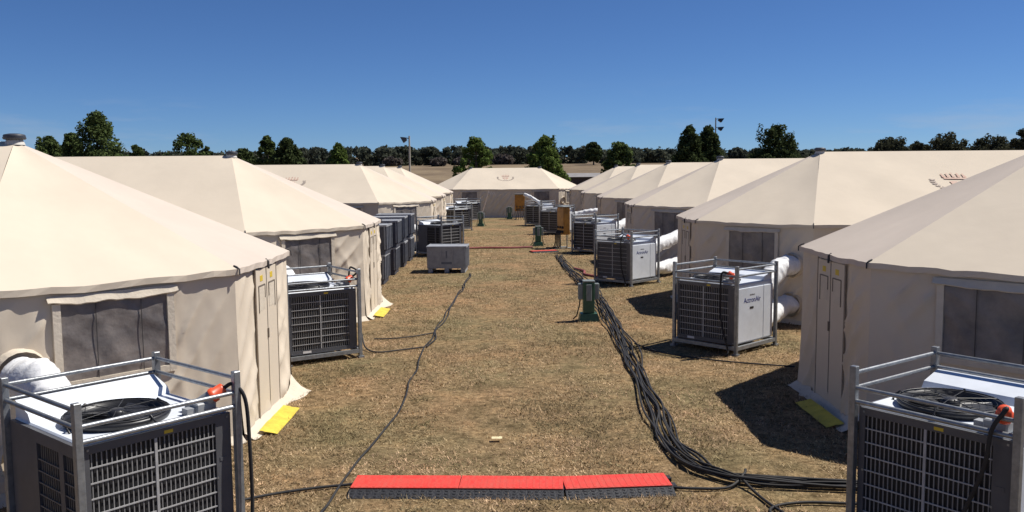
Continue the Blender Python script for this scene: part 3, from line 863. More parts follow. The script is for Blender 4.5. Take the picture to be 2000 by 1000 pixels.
# ---------------------------------------------------------------- grey pallet crates
def make_crate(mname):
    root = empty('pallet_crate')
    w, d, h = 0.60, 0.50, 0.82
    b = MB()
    for s in (-1, 1):
        b.box(-w, w, s * d - (0.035 if s > 0 else 0), s * d + (0.035 if s < 0 else 0), 0.14, h - 0.05)
        b.box(s * w - (0.035 if s > 0 else 0), s * w + (0.035 if s < 0 else 0), -d + 0.036, d - 0.036, 0.14, h - 0.05)
    b.box(-w + 0.036, w - 0.036, -d + 0.036, d - 0.036, 0.142, 0.17)
    b.build('bin_body', M[mname], root)
    r = MB()
    for s in (-1, 1):
        r.box(-w - 0.02, w + 0.02, s * d - 0.02, s * d + 0.02, h - 0.05, h)
        r.box(s * w - 0.02, s * w + 0.02, -d + 0.021, d - 0.021, h - 0.0495, h - 0.0005)
    r.box(-w + 0.021, w - 0.021, -d + 0.021, d - 0.021, h - 0.03, h - 0.012)
    r.build('rim', M['crate'], root)
    ribm = MB().box(-0.018, 0.018, -d - 0.022, -d - 0.0005, 0.15, h - 0.051).mesh('rib', M['crate_rib'] if mname == 'crate_blue' else M[mname])
    ribs = MB().box(w + 0.0005, w + 0.022, -0.018, 0.018, 0.15, h - 0.051).mesh('rib', M['crate_rib'] if mname == 'crate_blue' else M[mname])
    for x in (-0.56, -0.19, 0.19, 0.56): link('rib', ribm, root, (x, 0, 0))
    for y in (-0.45, -0.15, 0.15, 0.45): link('rib', ribs, root, (0, y, 0))
    mk = MB(); mk.box(-0.16, 0.16, -d - 0.006, -d - 0.0006, 0.27, 0.34); mk.box(-0.022, 0.022, -d - 0.005, -d - 0.0006, 0.45, 0.68)
    mk.build('mark', M['crate_mark'], root)
    for x in (-0.5, 0.0, 0.5):
        ft = MB(); ft.box(x - 0.07, x + 0.07, -d, d, 0.0, 0.139, 0.01); ft.build('skid', M[mname], root)
    return root
cr0 = make_crate('crate'); cr0.location = (-1.83, 27.0, 0); cr0.rotation_euler = (0, 0, R(-2))
tag(cr0, 'single grey plastic pallet crate standing alone on the grass left of the aisle', 'crate')
cr1 = make_crate('crate_blue')
STK = [(24.25, 'nearest the second left tent'), (26.55, 'second from the second left tent'), (28.75, 'third from the second left tent'), (30.70, 'farthest from the second left tent')]
fst = True
for (y, w) in STK:
    for lv in (0, 1):
        o = cr1 if fst else copy_tree(cr1)
        fst = False
        o.location = (-3.93 + random.uniform(-.03, .03) + 0.02 * lv, y + 0.04 * lv, 0.82 * lv); o.rotation_euler = (0, 0, R(random.uniform(-1.5, 1.5)))
        tag(o, ('dark pallet crate on top of the stack ' if lv else 'dark pallet crate at the bottom of the stack ') + w, 'crate', 'stacked dark pallet crates')

# ---------------------------------------------------------------- green power pedestals and orange boards
def make_pedestal():
    root = empty('power_pedestal')
    b = MB()
    b.add([(-0.20, -0.17, 0.0), (0.20, -0.17, 0.0), (0.20, 0.17, 0.0), (-0.20, 0.17, 0.0), (-0.17, -0.14, 0.16), (0.17, -0.14, 0.16), (0.17, 0.14, 0.16), (-0.17, 0.14, 0.16)],
          [(0, 3, 2, 1), (4, 5, 6, 7), (0, 1, 5, 4), (1, 2, 6, 5), (2, 3, 7, 6), (3, 0, 4, 7)])
    b.build('foot', M['ped_green'], root)
    b = MB(); b.box(-0.115, 0.115, -0.10, 0.10, 0.161, 0.80, 0.012); b.build('column', M['ped_green'], root)
    b = MB(); b.box(-0.125, 0.125, -0.11, 0.11, 0.801, 0.835, 0.01); b.build('lid', M['ped_grey'], root)
    b = MB(); b.box(-0.055, 0.055, -0.13, -0.101, 0.42, 0.76, 0.008); b.build('socket', M['ped_grey'], root)
    for s in (-1, 1):
        b = MB(); b.box(min(s * 0.116, s * 0.215), max(s * 0.116, s * 0.215), -0.06, 0.06, 0.44, 0.77, 0.012)
        o = b.build('socket', M['ped_grey'], root)
        b = MB(); b.tube([(s * 0.17, 0, 0.45), (s * 0.19, 0, 0.30), (s * 0.24, 0.03, 0.10), (s * 0.30, 0.12, 0.02)], 0.014, 6)
        b.build('lead', M['cable'], o)
    return root
ped = make_pedestal()
PEDS = [(1.66, 17.62, 0, 'green power pedestal with grey sockets beside the cable bundle, nearest the camera'),
        (1.31, 36.35, 8, 'green power pedestal near the red cable ramp by the tall orange board'),
        (-1.50, 50.40, -6, 'green power pedestal left of the aisle in front of the far tent'),
        (0.19, 58.20, 4, 'dark green power pedestal just left of the far orange board')]
for i, (x, y, a, lb) in enumerate(PEDS):
    o = ped if i == 0 else copy_tree(ped)
    o.location = (x, y, 0); o.rotation_euler = (0, 0, R(a))
    tag(o, lb, 'power pedestal', 'green power pedestals along the aisle')

def make_board():
    root = empty('distribution_board')
    b = MB(); b.box(-0.33, 0.33, -0.13, 0.13, 0.56, 1.66, 0.02); b.build('cabinet', M['board_orange'], root)
    b = MB(); b.box(-0.29, 0.29, -0.145, -0.131, 0.98, 1.60, 0.005); b.build('door', M['board_orange'], root)
    b = MB(); b.box(-0.37, 0.37, -0.19, 0.16, 1.661, 1.70, 0.008); b.build('canopy', M['ped_grey'], root)
    for k in range(6):
        b = MB(); x = -0.22 + (k % 3) * 0.22; z = 0.86 - (k // 3) * 0.18
        b.tube([(x, -0.131, z), (x, -0.19, z - 0.03)], 0.045, 10); b.build('outlet', M['lampblack'], root)
    for s in (-1, 1):
        b = MB(); b.tube([(s * 0.31, 0.0, 0.561), (s * 0.31, 0, 0.04)], 0.025, 8); b.tube([(s * 0.31, -0.30, 0.025), (s * 0.31, 0.30, 0.025)], 0.025, 8)
        b.build('leg', M['ped_grey'], root)
    for k in range(5):
        x = -0.20 + k * 0.1
        b = MB(); b.tube(spline([(x, -0.17, 0.72), (x + 0.02, -0.28, 0.55), (x * 1.2, -0.26, 0.25), (x * 1.6 + 0.05, -0.34, 0.03), (x * 2, -0.6, 0.02)], 6), 0.02, 6)
        b.build('lead', M['cable'], root)
    return root
brd = make_board()
brd.location = (2.30, 35.1, 0); brd.rotation_euler = (0, 0, R(-68))
tag(brd, 'tall orange power distribution board in front of the fourth right air conditioner', 'power board', 'orange power distribution boards')
o = copy_tree(brd); o.location = (0.88, 57.6, 0); o.rotation_euler = (0, 0, R(5))
tag(o, 'orange power distribution board standing before the far tent wall', 'power board', 'orange power distribution boards')

# ---------------------------------------------------------------- red and black cable ramps
def make_ramp_seg(L):
    root = empty('cable_ramp')
    h = 0.055
    b = MB()
    prof = [(-0.30, 0.004), (-0.16, h - 0.008), (0.17, h - 0.008), (0.30, 0.004)]
    v = [(x, y, z) for x in (-L / 2, L / 2) for (y, z) in prof] + [(x, y, 0.0) for x in (-L / 2, L / 2) for y in (-0.30, 0.30)]
    b.add(v, [(0, 4, 5, 1), (1, 5, 6, 2), (2, 6, 7, 3), (0, 1, 2, 3, 9, 8), (4, 10, 11, 7, 6, 5), (8, 10, 4, 0), (3, 7, 11, 9)])
    b.build('base', M['ramp_black'], root)
    t = MB().box(-0.012, 0.012, -0.012, 0.012, 0, 0.005).mesh('tread', M['ramp_black'])
    for i in range(14):
        for j in range(3):
            yy = -0.27 + j * 0.042
            z = 0.004 + (h - 0.012) * (yy + 0.30) / 0.14
            o = link('tread', t, root, (-L / 2 + (i + 0.5) * L / 14, yy, z)); o.rotation_euler = (math.atan(0.31), 0, 0)
    lid = MB(); lid.box(-L / 2 + 0.005, L / 2 - 0.005, -0.165, 0.175, h - 0.0075, h + 0.006, 0.003)
    l = lid.build('lid', M['ramp_red'], root)
    rib = MB().box(-0.012, 0.012, -0.15, 0.16, h + 0.0062, h + 0.0078).mesh('lid_rib', M['ramp_red'])
    for i in range(16):
        link('lid_rib', rib, l, (-L / 2 + (i + 0.5) * L / 16, 0, 0))
    c = MB()
    for y in (-0.09, 0.11): c.box(L / 2 - 0.001, L / 2 + 0.045, y - 0.045, y + 0.045, 0.004, 0.042)
    c.build('connector', M['ramp_black'], root)
    return root
seg = make_ramp_seg(1.0)
pts = [(-1.50, 8.17), (-0.47, 8.13), (0.52, 8.08), (1.54, 8.15)]
RL = ['left end piece of the near red and black cable ramp', 'middle piece of the near red and black cable ramp', 'right end piece of the near red and black cable ramp']
for i in range(3):
    o = seg if i == 0 else copy_tree(seg)
    (x0, y0), (x1, y1) = pts[i], pts[i + 1]
    L_ = math.hypot(x1 - x0, y1 - y0)
    o.location = ((x0 + x1) / 2, (y0 + y1) / 2, 0); o.rotation_euler = (0, 0, math.atan2(y1 - y0, x1 - x0)); o.scale = ((L_ + 0.004) / 1.0, 1, 1)
    tag(o, RL[i], 'cable ramp', 'red and black cable ramps')
o = copy_tree(seg); o.location = (1.42, 33.4, 0); o.rotation_euler = (0, 0, R(18))
tag(o, 'short red cable ramp lying before the tall orange board', 'cable ramp', 'red and black cable ramps')
# a flat red strip across the aisle
o = MB().tube(spline([(-1.75, 35.0, 0.03), (-0.9, 35.15, 0.035), (0.1, 35.1, 0.03), (1.05, 35.3, 0.03)], 8), 0.045, 8).build('red_cable', M['cable_red'])
tag(o, 'thick dull red cable lying straight across the aisle beyond the grey crate', 'cable')
o = MB().tube(spline([(2.12, 27.2, 0.03), (2.35, 26.4, 0.035), (2.30, 25.6, 0.03), (2.62, 24.9, 0.03)], 8), 0.04, 8).build('red_cable', M['cable_red'])
tag(o, 'short red cable beside the bundle left of the third right air conditioner', 'cable')

# ---------------------------------------------------------------- cables
def cable(pts, r, lab, group=None, wob=0.0, name='power_cable', seed=0.0, per=10):
    p = spline([(q[0], q[1], (q[2] if len(q) > 2 else r + 0.012)) for q in pts], per)
    if wob:
        p = [q + Vector((wob * n3(q.y * 0.9, q.x * 0.4, seed), wob * 0.6 * n3(q.x * 0.9, q.y * 0.9, seed + 4), 0)) for q in p]
    o = MB().tube(p, r, 7).build(name, M['cable'])
    tag(o, lab, 'cable', group)
    return o
bundle = [(1.87, 31.7), (1.90, 28.2), (2.03, 24.7), (2.14, 21.0), (2.10, 17.4), (2.00, 14.6), (1.93, 12.6), (1.87, 10.9), (1.80, 9.5), (1.86, 8.72), (2.06, 8.30), (2.40, 8.10), (3.05, 7.98), (3.9, 7.9)]
offs = [-0.16, -0.12, -0.085, -0.05, -0.015, 0.02, 0.05, 0.09, 0.13, 0.18]
for i, of in enumerate(offs):
    pp = []
    for j, (x, y) in enumerate(bundle):
        if j < len(bundle) - 1: t = Vector((bundle[j + 1][0] - x, bundle[j + 1][1] - y))
        t2 = t.normalized(); n_ = Vector((-t2.y, t2.x))
        k = of * (0.70 if j < 9 else (0.6 if j == 9 else 0.35)) + random.uniform(-0.07, 0.07) * (1 if j < 10 else 0.3)
        pp.append((x + n_.x * k, y + n_.y * k, 0.034 + random.uniform(0, 0.035) * (1 if j < 9 else 1.6)))
    if i in (3, 7, 10): pp = pp[:6] + [(pp[6][0], pp[6][1], 0.06)] + pp[7:]
    cable(pp, 0.011 if i % 3 else 0.0135, 'black power cable in the thick bundle running along the right of the aisle', 'black cables in the right bundle', 0.07, seed=i * 3.7)
cable([(3.2, 7.55), (2.62, 7.60), (2.30, 7.42), (2.42, 7.0)], 0.014, 'black cable end curving out of the frame below the bundle')
cable([(1.50, 8.02, 0.03), (1.75, 7.98), (2.08, 8.00), (2.28, 8.20, 0.08), (2.36, 8.42, 0.05)], 0.014, 'black cable from the right end of the red ramp to the bundle')
cable([(2.24, 8.10, 0.07), (2.30, 7.85), (2.38, 7.45), (2.55, 7.0)], 0.014, 'black cable leaving the bundle towards the bottom edge of the picture')
cable([(2.22, 15.0, 0.03), (2.6, 14.2), (3.4, 13.55), (4.4, 13.1)], 0.013, 'thin black cable from the bundle past the second right air conditioner')
# left of the aisle
for i, dx in enumerate((0.0, 0.026)):
    cable([(-1.15 + dx, 26.2), (-1.11 + dx, 25.0), (-1.20 - dx, 21.8), (-1.30 + dx, 19.4), (-1.34, 16.9), (-1.41 + dx * 2, 14.9), (-1.44 - dx * 0.5, 12.9), (-1.40 + dx, 11.7), (-1.46, 9.7), (-1.56 + dx, 8.9), (-1.64 + dx * .5, 8.2), (-1.66 + dx, 7.5), (-1.70, 6.9)][:(13 if i == 0 else 6)],
          0.0125, ['long thin black cable winding down the left of the aisle to the near ramp', 'second thin cable lying against the long one left of the aisle'][i], 'cables left of the aisle', 0.09, seed=2 + i)
cable([(-2.56, 15.1, 0.25), (-2.45, 14.8, 0.06), (-2.22, 14.5), (-1.85, 14.65), (-1.44, 14.9)], 0.013, 'black cable from the second left air conditioner bending on the grass', 'cables left of the aisle', 0.05)
cable([(-2.45, 15.7), (-2.1, 15.75), (-1.75, 15.95), (-1.38, 16.3)], 0.011, 'thin cable crossing the grass to the long one, nearest the yellow strip', 'cables left of the aisle', 0.05, seed=9)
cable([(-2.45, 7.8), (-2.2, 7.95), (-1.85, 8.1), (-1.55, 8.18), (-1.4, 8.19, 0.04)], 0.014, 'black cable from the lower left air conditioner to the red ramp', 'cables left of the aisle', 0.03, seed=6)

def drop_cable(k, pts, lab, plug=((0.47, -0.50, 1.285), (0.545, -0.555, 1.345))):
    root = empty('power_lead')
    a0, a1 = ul(k, *plug[0]), ul(k, *plug[1])
    d = (a1 - a0)
    MB().tube([a0 + d * 0.02, a0 + d * 0.30, a0 + d * 0.32, a0 + d * 0.95, a0 + d * 1.05], [0.060, 0.060, 0.050, 0.046, 0.024], 14).build('plug', M['plug'], root)
    p = spline([a0 + d * 1.0] + [ul(k, *q) for q in pts], 8)
    MB().tube(p, 0.0155, 8).build('cord', M['cable'], root)
    tag(root, lab, 'power lead', 'orange plugged leads hanging from the air conditioners')
drop_cable('L1', [(0.60, -0.60, 1.37), (0.66, -0.665, 1.25), (0.67, -0.69, 0.9), (0.67, -0.70, 0.45), (0.66, -0.71, 0.1), (0.75, -0.76, 0.03), (0.95, -0.72, 0.025), (0.80, -0.62, 0.03)], 'black lead with orange plug hanging down the lower left air conditioner')
drop_cable('R1', [(0.53, -0.62, 1.37), (0.46, -0.66, 1.22), (0.42, -0.66, 0.95), (0.30, -0.66, 0.6), (0.18, -0.67, 0.3), (0.12, -0.69, 0.05), (0.0, -0.80, 0.025)], 'black lead with orange plug hanging over the lower right grille', plug=((0.47, -0.50, 1.285), (0.50, -0.575, 1.355)))
drop_cable('R2', [(0.36, -0.64, 1.36), (0.34, -0.66, 1.22), (0.34, -0.66, 0.7), (0.40, -0.67, 0.4), (0.52, -0.70, 0.05), (0.5, -0.85, 0.025)], 'black lead hanging down the second right air conditioner grille', plug=((0.47, -0.50, 1.285), (0.42, -0.57, 1.35)))
drop_cable('R3', [(0.36, -0.64, 1.36), (0.30, -0.66, 1.20), (0.30, -0.66, 0.7), (0.35, -0.67, 0.4), (0.5, -0.72, 0.05), (0.5, -0.9, 0.025)], 'black lead hanging down the third right air conditioner grille', plug=((0.47, -0.50, 1.285), (0.42, -0.57, 1.35)))
drop_cable('L2', [(0.62, -0.55, 1.42), (0.655, -0.3, 1.46), (0.68, -0.1, 1.40), (0.69, 0.0, 0.9), (0.69, 0.0, 0.2), (0.9, 0.1, 0.03)], 'black lead looping over the rail of the second left air conditioner', plug=((0.47, -0.50, 1.285), (0.54, -0.53, 1.34)))

# ---------------------------------------------------------------- small things
b = MB(); b.grid(lambda u, v: Vector(((u - .5) * 0.12, (v - .5) * 0.07, 0.045 + 0.02 * n3(u * 3, v * 3, 1.0))), 5, 4)
o = b.build('paper_scrap', M['paper']); o.location = (-0.13, 9.58, 0); tag(o, 'small pale yellow scrap lying on the dry grass mid aisle', 'scrap')

gr = empty('guy_rope', (-1.75, 58.6, 0))
MB().tube([(0.55, 1.3, 1.92), (0.30, 0.75, 1.0), (0.0, 0.0, 0.02)], 0.016, 6).build('rope', M['rope'], gr)
MB().tube([(-0.02, -0.02, 0.0), (0.03, 0.05, 0.22)], 0.02, 6).build('peg', M['steel'], gr)
fl = MB()
for k in range(3):
    fl.grid(lambda u, v, k=k: Vector((0.55 + 0.16 * k + 0.16 * u, 1.28 + 0.02 * u, 1.86 - 0.24 * u - 0.05 * v - 0.03 * k)), 3, 1)
fl.build('pennant', M['flag'], gr)
tag(gr, 'slanting guy rope with pale pennants at the far tent wall', 'guy rope')

def light_pole(x, y, h, heads, lab):
    root = empty('light_pole', (x, y, terrain(x, y) - 0.05))
    MB().tube([(0, 0, 0), (0, 0, h)], [0.12, 0.085], 10).build('pole', M['pole'], root)
    for (dx, z, a) in heads:
        b = MB(); b.tube([(0, 0, z), (dx * 0.5, 0, z + 0.05)], 0.05, 6); b.build('arm', M['lampblack'], root)
        s = 1 if dx > 0 else -1
        b = MB()
        v = []
        for (q, hw, hh) in ((0.4, 0.20, 0.16), (1.0, 0.36, 0.34)):
            for (cy, cz) in ((-1, -1), (1, -1), (1, 1), (-1, 1)):
                v.append((dx * q + s * 0.0 + cz * hh * math.sin(a) * s, cy * hw, z + 0.05 - a * 0.4 * q + cz * hh * math.cos(a)))
        b.add(v, [(3, 2, 1, 0), (4, 5, 6, 7), (0, 1, 5, 4), (1, 2, 6, 5), (2, 3, 7, 6), (3, 0, 4, 7)])
        b.build('floodlight', M['lampblack'], root)
    tag(root, lab, 'light pole', 'floodlight poles in the field')
light_pole(-9.9, 90.0, 7.0, [(-0.75, 6.75, 0.5)], 'tall cream pole with one floodlight standing left of the far tent')
light_pole(29.9, 125.0, 9.75, [(0.95, 9.55, 0.6), (0.95, 8.35, 0.6)], 'pole with two black floodlights beside the tree on the right')

sh = empty('farm_shed', (12.5, 128.0, terrain(12.5, 128)))
b = MB(); b.box(-4.5, 4.5, -2.2, 2.2, -0.3, 1.5); b.build('wall', M['shed_wall'], sh)
b = MB(); b.add([(-4.9, -2.7, 1.45), (4.9, -2.7, 1.45), (4.9, 2.7, 1.45), (-4.9, 2.7, 1.45), (-4.9, 0, 2.0), (4.9, 0, 2.0)], [(0, 1, 5, 4), (2, 3, 4, 5), (0, 4, 3), (1, 2, 5), (0, 3, 2, 1)])
b.build('roof', M['shed_roof'], sh)
tag(sh, 'low dark farm shed in the field behind the far tent', 'shed')

# ---------------------------------------------------------------- trees
def leaf_mesh(name, cen, rad, per, size, m, squash=0.8, seed=0):
    r = np.random.default_rng(seed)
    cen = np.asarray(cen, float); rad = np.asarray(rad, float)
    n = len(cen)
    cnt = np.maximum(8, (per * (rad / rad.mean()) ** 2).astype(int))
    idx = np.repeat(np.arange(n), cnt)
    N = len(idx)
    d = r.normal(size=(N, 3)); d /= np.linalg.norm(d, axis=1)[:, None]
    q = r.random(N) ** 0.45
    p = cen[idx] + d * (rad[idx] * q)[:, None] * np.array([1, 1, squash])
    nr = d * 0.6 + r.normal(size=(N, 3)) * 0.6; nr[:, 2] += 0.35
    nr /= np.linalg.norm(nr, axis=1)[:, None]
    a = np.cross(nr, r.normal(size=(N, 3))); a /= np.linalg.norm(a, axis=1)[:, None]
    b = np.cross(nr, a)
    s = size * (0.6 + 0.8 * r.random(N))
    a *= s[:, None]; b *= (s * 0.65)[:, None]
    V = np.stack([p - a, p - b * 0.9 + a * 0.15, p + a, p + b], 1).reshape(-1, 3)
    F = np.arange(N * 4).reshape(-1, 4)
    me = bpy.data.meshes.new(name)
    me.vertices.add(N * 4); me.vertices.foreach_set('co', V.ravel().astype(np.float32))
    me.loops.add(N * 4); me.loops.foreach_set('vertex_index', F.ravel().astype(np.int32))
    me.polygons.add(N); me.polygons.foreach_set('loop_start', (np.arange(N) * 4).astype(np.int32)); me.polygons.foreach_set('loop_total', np.full(N, 4, np.int32))
    tn = np.clip(0.25 + 0.5 * r.random(N) + 0.35 * (r.random(n)[idx] - 0.5), 0, 1)
    at = me.attributes.new('tint', 'FLOAT', 'POINT'); at.data.foreach_set('value', np.repeat(tn, 4).astype(np.float32))
    me.materials.append(m); me.update(); me.validate()
    return me

def tree(px, d, top, width, shape, mk, lab, seed, grp='trees beyond the tents'):
    # px/top/width were measured in the photograph and turned into metres at distance d
    x = (px - 990) / 1700 * d
    y = d
    z0 = terrain(x, y)
    hor = 340 - (px - 990) * 0.008
    H = 3.0 + (hor - top) / 1700 * d - z0
    wr = width / 1700 * d / 2 * {'cone': 1.28, 'loose': 1.25, 'round': 1.08}[shape]
    r = random.Random(seed)
    root = empty('tree', (x, y, z0 - 0.05))
    cen, rad = [], []
    if shape == 'cone':
        n = 150
        for k in range(n):
            t = r.random() ** 0.85
            z = H * (0.12 + 0.82 * t)
            prof = (1 - t) ** 0.62 * (0.75 + 0.25 * min(1, t / 0.12)) + 0.06
            a = r.uniform(0, 2 * PI); q = math.sqrt(r.random())
            cen.append((wr * prof * q * math.cos(a), wr * prof * q * math.sin(a), z)); rad.append(wr * (0.13 + 0.15 * (1 - t)) * r.uniform(0.75, 1.35))
        for k in range(4):     # leaders that break the outline
            a = r.uniform(0, 2 * PI); q = r.uniform(0.15, 0.55) * wr
            zt = H * r.uniform(0.72, 0.97)
            for j in range(4):
                cen.append((q * math.cos(a), q * math.sin(a), zt - j * H * 0.06)); rad.append(wr * 0.10 * (1 + 0.25 * j))
    elif shape == 'round':
        n = 80
        for k in range(n):
            a = r.uniform(0, 2 * PI); cz = r.uniform(-1, 1); q = r.random() ** 0.4
            s = math.sqrt(1 - cz * cz)
            cen.append((wr * 0.82 * q * s * math.cos(a), wr * 0.82 * q * s * math.sin(a), H * 0.52 + H * 0.42 * q * cz)); rad.append(wr * r.uniform(0.16, 0.30))
    else:                      # loose, with gaps
        n = 95
        for k in range(n):
            t = r.random()
            a = r.uniform(0, 2 * PI); q = math.sqrt(r.random())
            prof = min(1.0, 0.75 + 0.8 * t) * (1 - max(0, t - 0.25) / 0.75) ** 0.6 + 0.10
            cen.append((wr * prof * q * math.cos(a), wr * prof * q * math.sin(a), H * (0.12 + 0.80 * t))); rad.append(wr * r.uniform(0.11, 0.24))
    size = max(0.10, 0.0016 * d)
    me = leaf_mesh('crown', cen, rad, 62 if shape != 'loose' else 50, size, M[mk], 0.9, seed)
    link('crown', me, root)
    tb = MB()
    tb.tube([(0, 0, 0), (0.05, 0.02, H * 0.3), (0.0, 0.05, H * 0.6), (0.03, 0, H * 0.9)], [0.035 * H, 0.026 * H, 0.015 * H, 0.004 * H], 8)
    for k in range(9):
        c = cen[(k * 7) % len(cen)]
        z1 = max(H * 0.15, c[2] - H * r.uniform(0.12, 0.25))
        tb.tube([(0.02, 0.02, z1), (c[0] * 0.5, c[1] * 0.5, (z1 + c[2]) / 2 + 0.05 * H * 0.3), c], [0.012 * H, 0.008 * H, 0.003 * H], 5)
    tb.build('trunk', M['bark'], root)
    tag(root, lab, 'tree', grp)

TREES = [
    (107, 112, 263, 62, 'cone', 'leaf_mid', 'small dark tree left of the tall pointed one, above the nearest left tent'),
    (152, 108, 255, 52, 'cone', 'leaf_mid', 'bushy tree pressed against the left of the tall pointed one'),
    (200, 106, 214, 98, 'cone', 'leaf_mid', 'tall broad pointed green tree, tallest on the left'),
    (275, 130, 279, 34, 'loose', 'leaf_mid', 'small sparse tree right of the tallest tree on the left'),
    (373, 118, 255, 78, 'loose', 'leaf_mid', 'sparse open tree with spiky top over the second left tent roof'),
    (410, 150, 284, 30, 'round', 'leaf_dark', 'small dark tree right of the sparse open one'),
    (478, 150, 289, 52, 'round', 'leaf_dark', 'low dark tree right of the second left tent roof vent'),
    (528, 124, 260, 44, 'loose', 'leaf_mid', 'open topped tree left of the dark pointed one above the third left tent'),
    (566, 122, 267, 66, 'cone', 'leaf_dark', 'dark pointed tree above the left roof crest'),
    (665, 126, 277, 46, 'cone', 'leaf_bright', 'bright green small tree midway to the floodlight pole'),
    (932, 118, 264, 62, 'loose', 'leaf_bright', 'green tree with open spiky top behind the left of the far tent'),
    (1064, 114, 262, 66, 'cone', 'leaf_bright', 'pointed green tree behind the right of the far tent'),
    (1212, 120, 271, 58, 'loose', 'leaf_mid', 'green tree with twin tops above the far right tents'),
    (1160, 210, 276, 34, 'round', 'leaf_dark', 'grey green far tree with blunt top right of the far tent'),
    (1346, 116, 240, 60, 'cone', 'leaf_dark', 'left half of the dark tree pair beside the black floodlights'),
    (1383, 118, 243, 60, 'cone', 'leaf_dark', 'right half of the dark tree pair beside the black floodlights'),
    (1515, 112, 238, 92, 'cone', 'leaf_dark', 'dense dark cone shaped tree above the third right tent'),
    (1440, 190, 289, 40, 'round', 'leaf_wood', 'low round tree between the two dark trees on the right'),
    (1740, 150, 267, 76, 'round', 'leaf_olive', 'round olive tree, leftmost of the round ones on the right'),
    (1796, 170, 274, 40, 'round', 'leaf_olive', 'small round tree between two larger round olive ones'),
    (1850, 140, 254, 78, 'round', 'leaf_olive', 'round dark tree, tallest of the middle right ones'),
    (1936, 146, 262, 82, 'round', 'leaf_olive', 'wide round dark tree near the right edge'),
    (2003, 130, 242, 66, 'round', 'leaf_olive', 'round dark tree cut by the right edge of the picture'),
    (858, 215, 309, 36, 'round', 'leaf_grey', 'grey brown bare looking tree right of the floodlight pole'),
    (905, 228, 308, 34, 'round', 'leaf_grey', 'grey brown bare looking tree left of the far tent roof'),
    (985, 235, 303, 44, 'round', 'leaf_grey', 'grey brown bare looking tree directly behind the far tent ridge'),
    (770, 225, 308, 38, 'round', 'leaf_grey', 'grey brown bare looking tree left of the floodlight pole'),
]
for i, t in enumerate(TREES):
    tree(*t, seed=100 + i)

# the far wood on the rise reads as one dark mass
cen, rad = [], []
rw = random.Random(5)
for k in range(520):
    px = rw.uniform(-100, 2100)
    d = rw.uniform(245, 330)
    x = (px - 990) / 1700 * d; y = d
    z = terrain(x, y)
    if px < 560: htop = 302 - 8 * rw.random()
    elif px < 1150: htop = 285 + 9 * rw.random()
    elif px < 1330: htop = 289 + 9 * rw.random()
    else: htop = 291 + 9 * rw.random()
    hor = 340 - (px - 990) * 0.008
    zt = 3.0 + (hor - htop) / 1700 * d
    Hh = max(3.0, zt - z)
    wr = rw.uniform(2.0, 3.6)
    for j in range(9):
        a = rw.uniform(0, 2 * PI); q = math.sqrt(rw.random()); t = rw.random()
        cen.append((x + wr * q * math.cos(a) * (0.5 + 0.5 * math.sin(PI * (0.15 + 0.75 * t))), y + wr * q * math.sin(a), z + Hh * (0.04 + 0.86 * t))); rad.append(rw.uniform(0.9, 1.5))
fwood = link('far_wood', leaf_mesh('far_wood', cen, rad, 30, 0.55, M['leaf_wood'], 0.85, 77))
tag(fwood, 'dark band of far trees along the horizon', 'wood', kind='stuff')
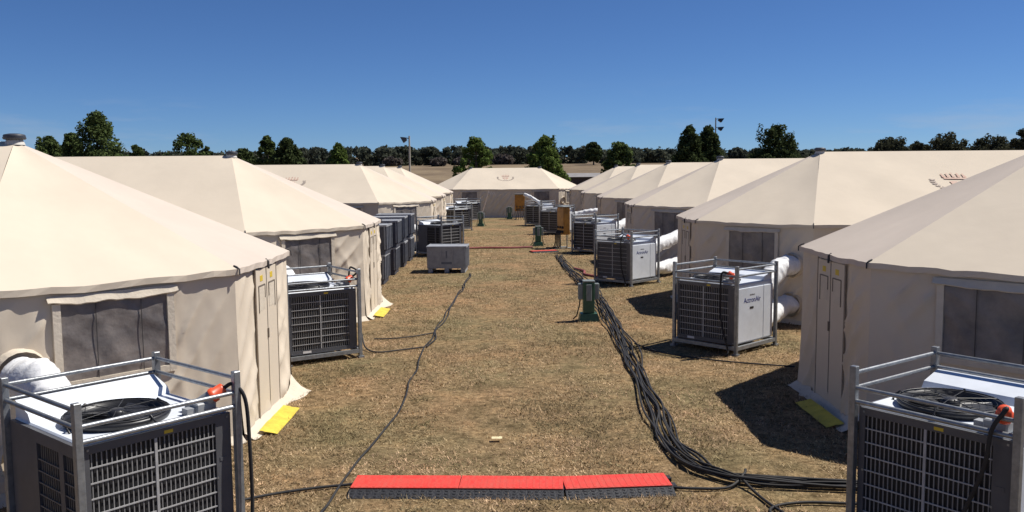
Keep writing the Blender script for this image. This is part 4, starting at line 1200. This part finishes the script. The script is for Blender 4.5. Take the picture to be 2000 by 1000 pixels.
# scattered bushes farther off on the rise are part of the same mass
# ---------------------------------------------------------------- dry grass
def grass(n):
    r = np.random.default_rng(11)
    y = 5.5 + 40 * r.random(n * 2) ** 1.9
    x = (r.random(n * 2) - 0.5) * 2 * (2.2 + 0.62 * y)
    x += 0.2
    keep = np.abs(x) < 13
    # keep the floors of the tents and the units clear
    for (xe, ty, s, v, lb) in TENTS:
        inx = (x * s > xe * s - 0.05)
        tt = np.clip((x * s - xe * s) / (XE - XA), 0, 1)
        keep &= ~(inx & (np.abs(y - ty) < HB + tt * (HA - HB) + 0.05))
    gk = np.floor(x * 6).astype(int) * 100003 + np.floor(y * 6).astype(int)
    uq0, iv0 = np.unique(gk, return_inverse=True)
    ax0 = np.zeros(len(uq0)); ay0 = np.zeros(len(uq0)); ax0[iv0] = x; ay0[iv0] = y
    wear = np.array([mnoise.noise(Vector((a * 0.9, b * 0.55, 21.0))) + 0.6 * mnoise.noise(Vector((a * 2.6, b * 2.0, 31.0))) + 0.25 * math.exp(-((a - 0.2) / 1.1) ** 2) for a, b in zip(ax0, ay0)])[iv0]
    keep &= r.random(len(x)) > np.clip((wear - 0.05) * 2.4, 0, 0.93)
    x, y = x[keep][:n], y[keep][:n]
    N = len(x)
    gx = np.floor(x * 8).astype(int); gy = np.floor(y * 8).astype(int)
    key = gx * 100003 + gy
    uq, inv = np.unique(key, return_inverse=True)
    cxs = np.zeros(len(uq)); cys = np.zeros(len(uq))
    cxs[inv] = x; cys[inv] = y
    pv = np.array([mnoise.noise(Vector((a * 0.5, b * 0.5, 0.0))) + 0.8 * mnoise.noise(Vector((a * 2.3, b * 2.3, 5.0))) for a, b in zip(cxs, cys)])
    big = pv[inv]
    L = (0.018 + 0.036 * r.random(N)) * (1 + 0.5 * np.clip(big, -0.6, 0.9)) * (1 + 0.012 * y)
    w = (0.0022 + 0.0026 * r.random(N)) * (1 + 0.035 * y)
    a = r.random(N) * 2 * PI
    tilt = 0.75 + 0.78 * r.random(N)
    dx, dy = np.cos(a), np.sin(a)
    zf = np.zeros(N) + 0.001
    p0 = np.stack([x - dy * w, y + dx * w, zf], 1); p1 = np.stack([x + dy * w, y - dx * w, zf], 1)
    p2 = np.stack([x + dx * L * np.sin(tilt) , y + dy * L * np.sin(tilt), zf + L * np.cos(tilt) + 0.004], 1)
    V = np.stack([p0, p1, p2], 1).reshape(-1, 3)
    me = bpy.data.meshes.new('dry_grass')
    me.vertices.add(N * 3); me.vertices.foreach_set('co', V.ravel().astype(np.float32))
    me.loops.add(N * 3); me.loops.foreach_set('vertex_index', np.arange(N * 3, dtype=np.int32))
    me.polygons.add(N); me.polygons.foreach_set('loop_start', (np.arange(N) * 3).astype(np.int32)); me.polygons.foreach_set('loop_total', np.full(N, 3, np.int32))
    tn = np.clip(0.60 + 0.26 * r.normal(size=N) - 0.42 * np.clip(big, -0.7, 1.2), 0, 1)
    at = me.attributes.new('tint', 'FLOAT', 'POINT'); at.data.foreach_set('value', np.repeat(tn, 3).astype(np.float32))
    me.materials.append(M['grass']); me.update(); me.validate()
    return me
go = link('dry_grass', grass(380000))
tag(go, 'short dry straw coloured grass covering the aisle', 'grass', kind='stuff')
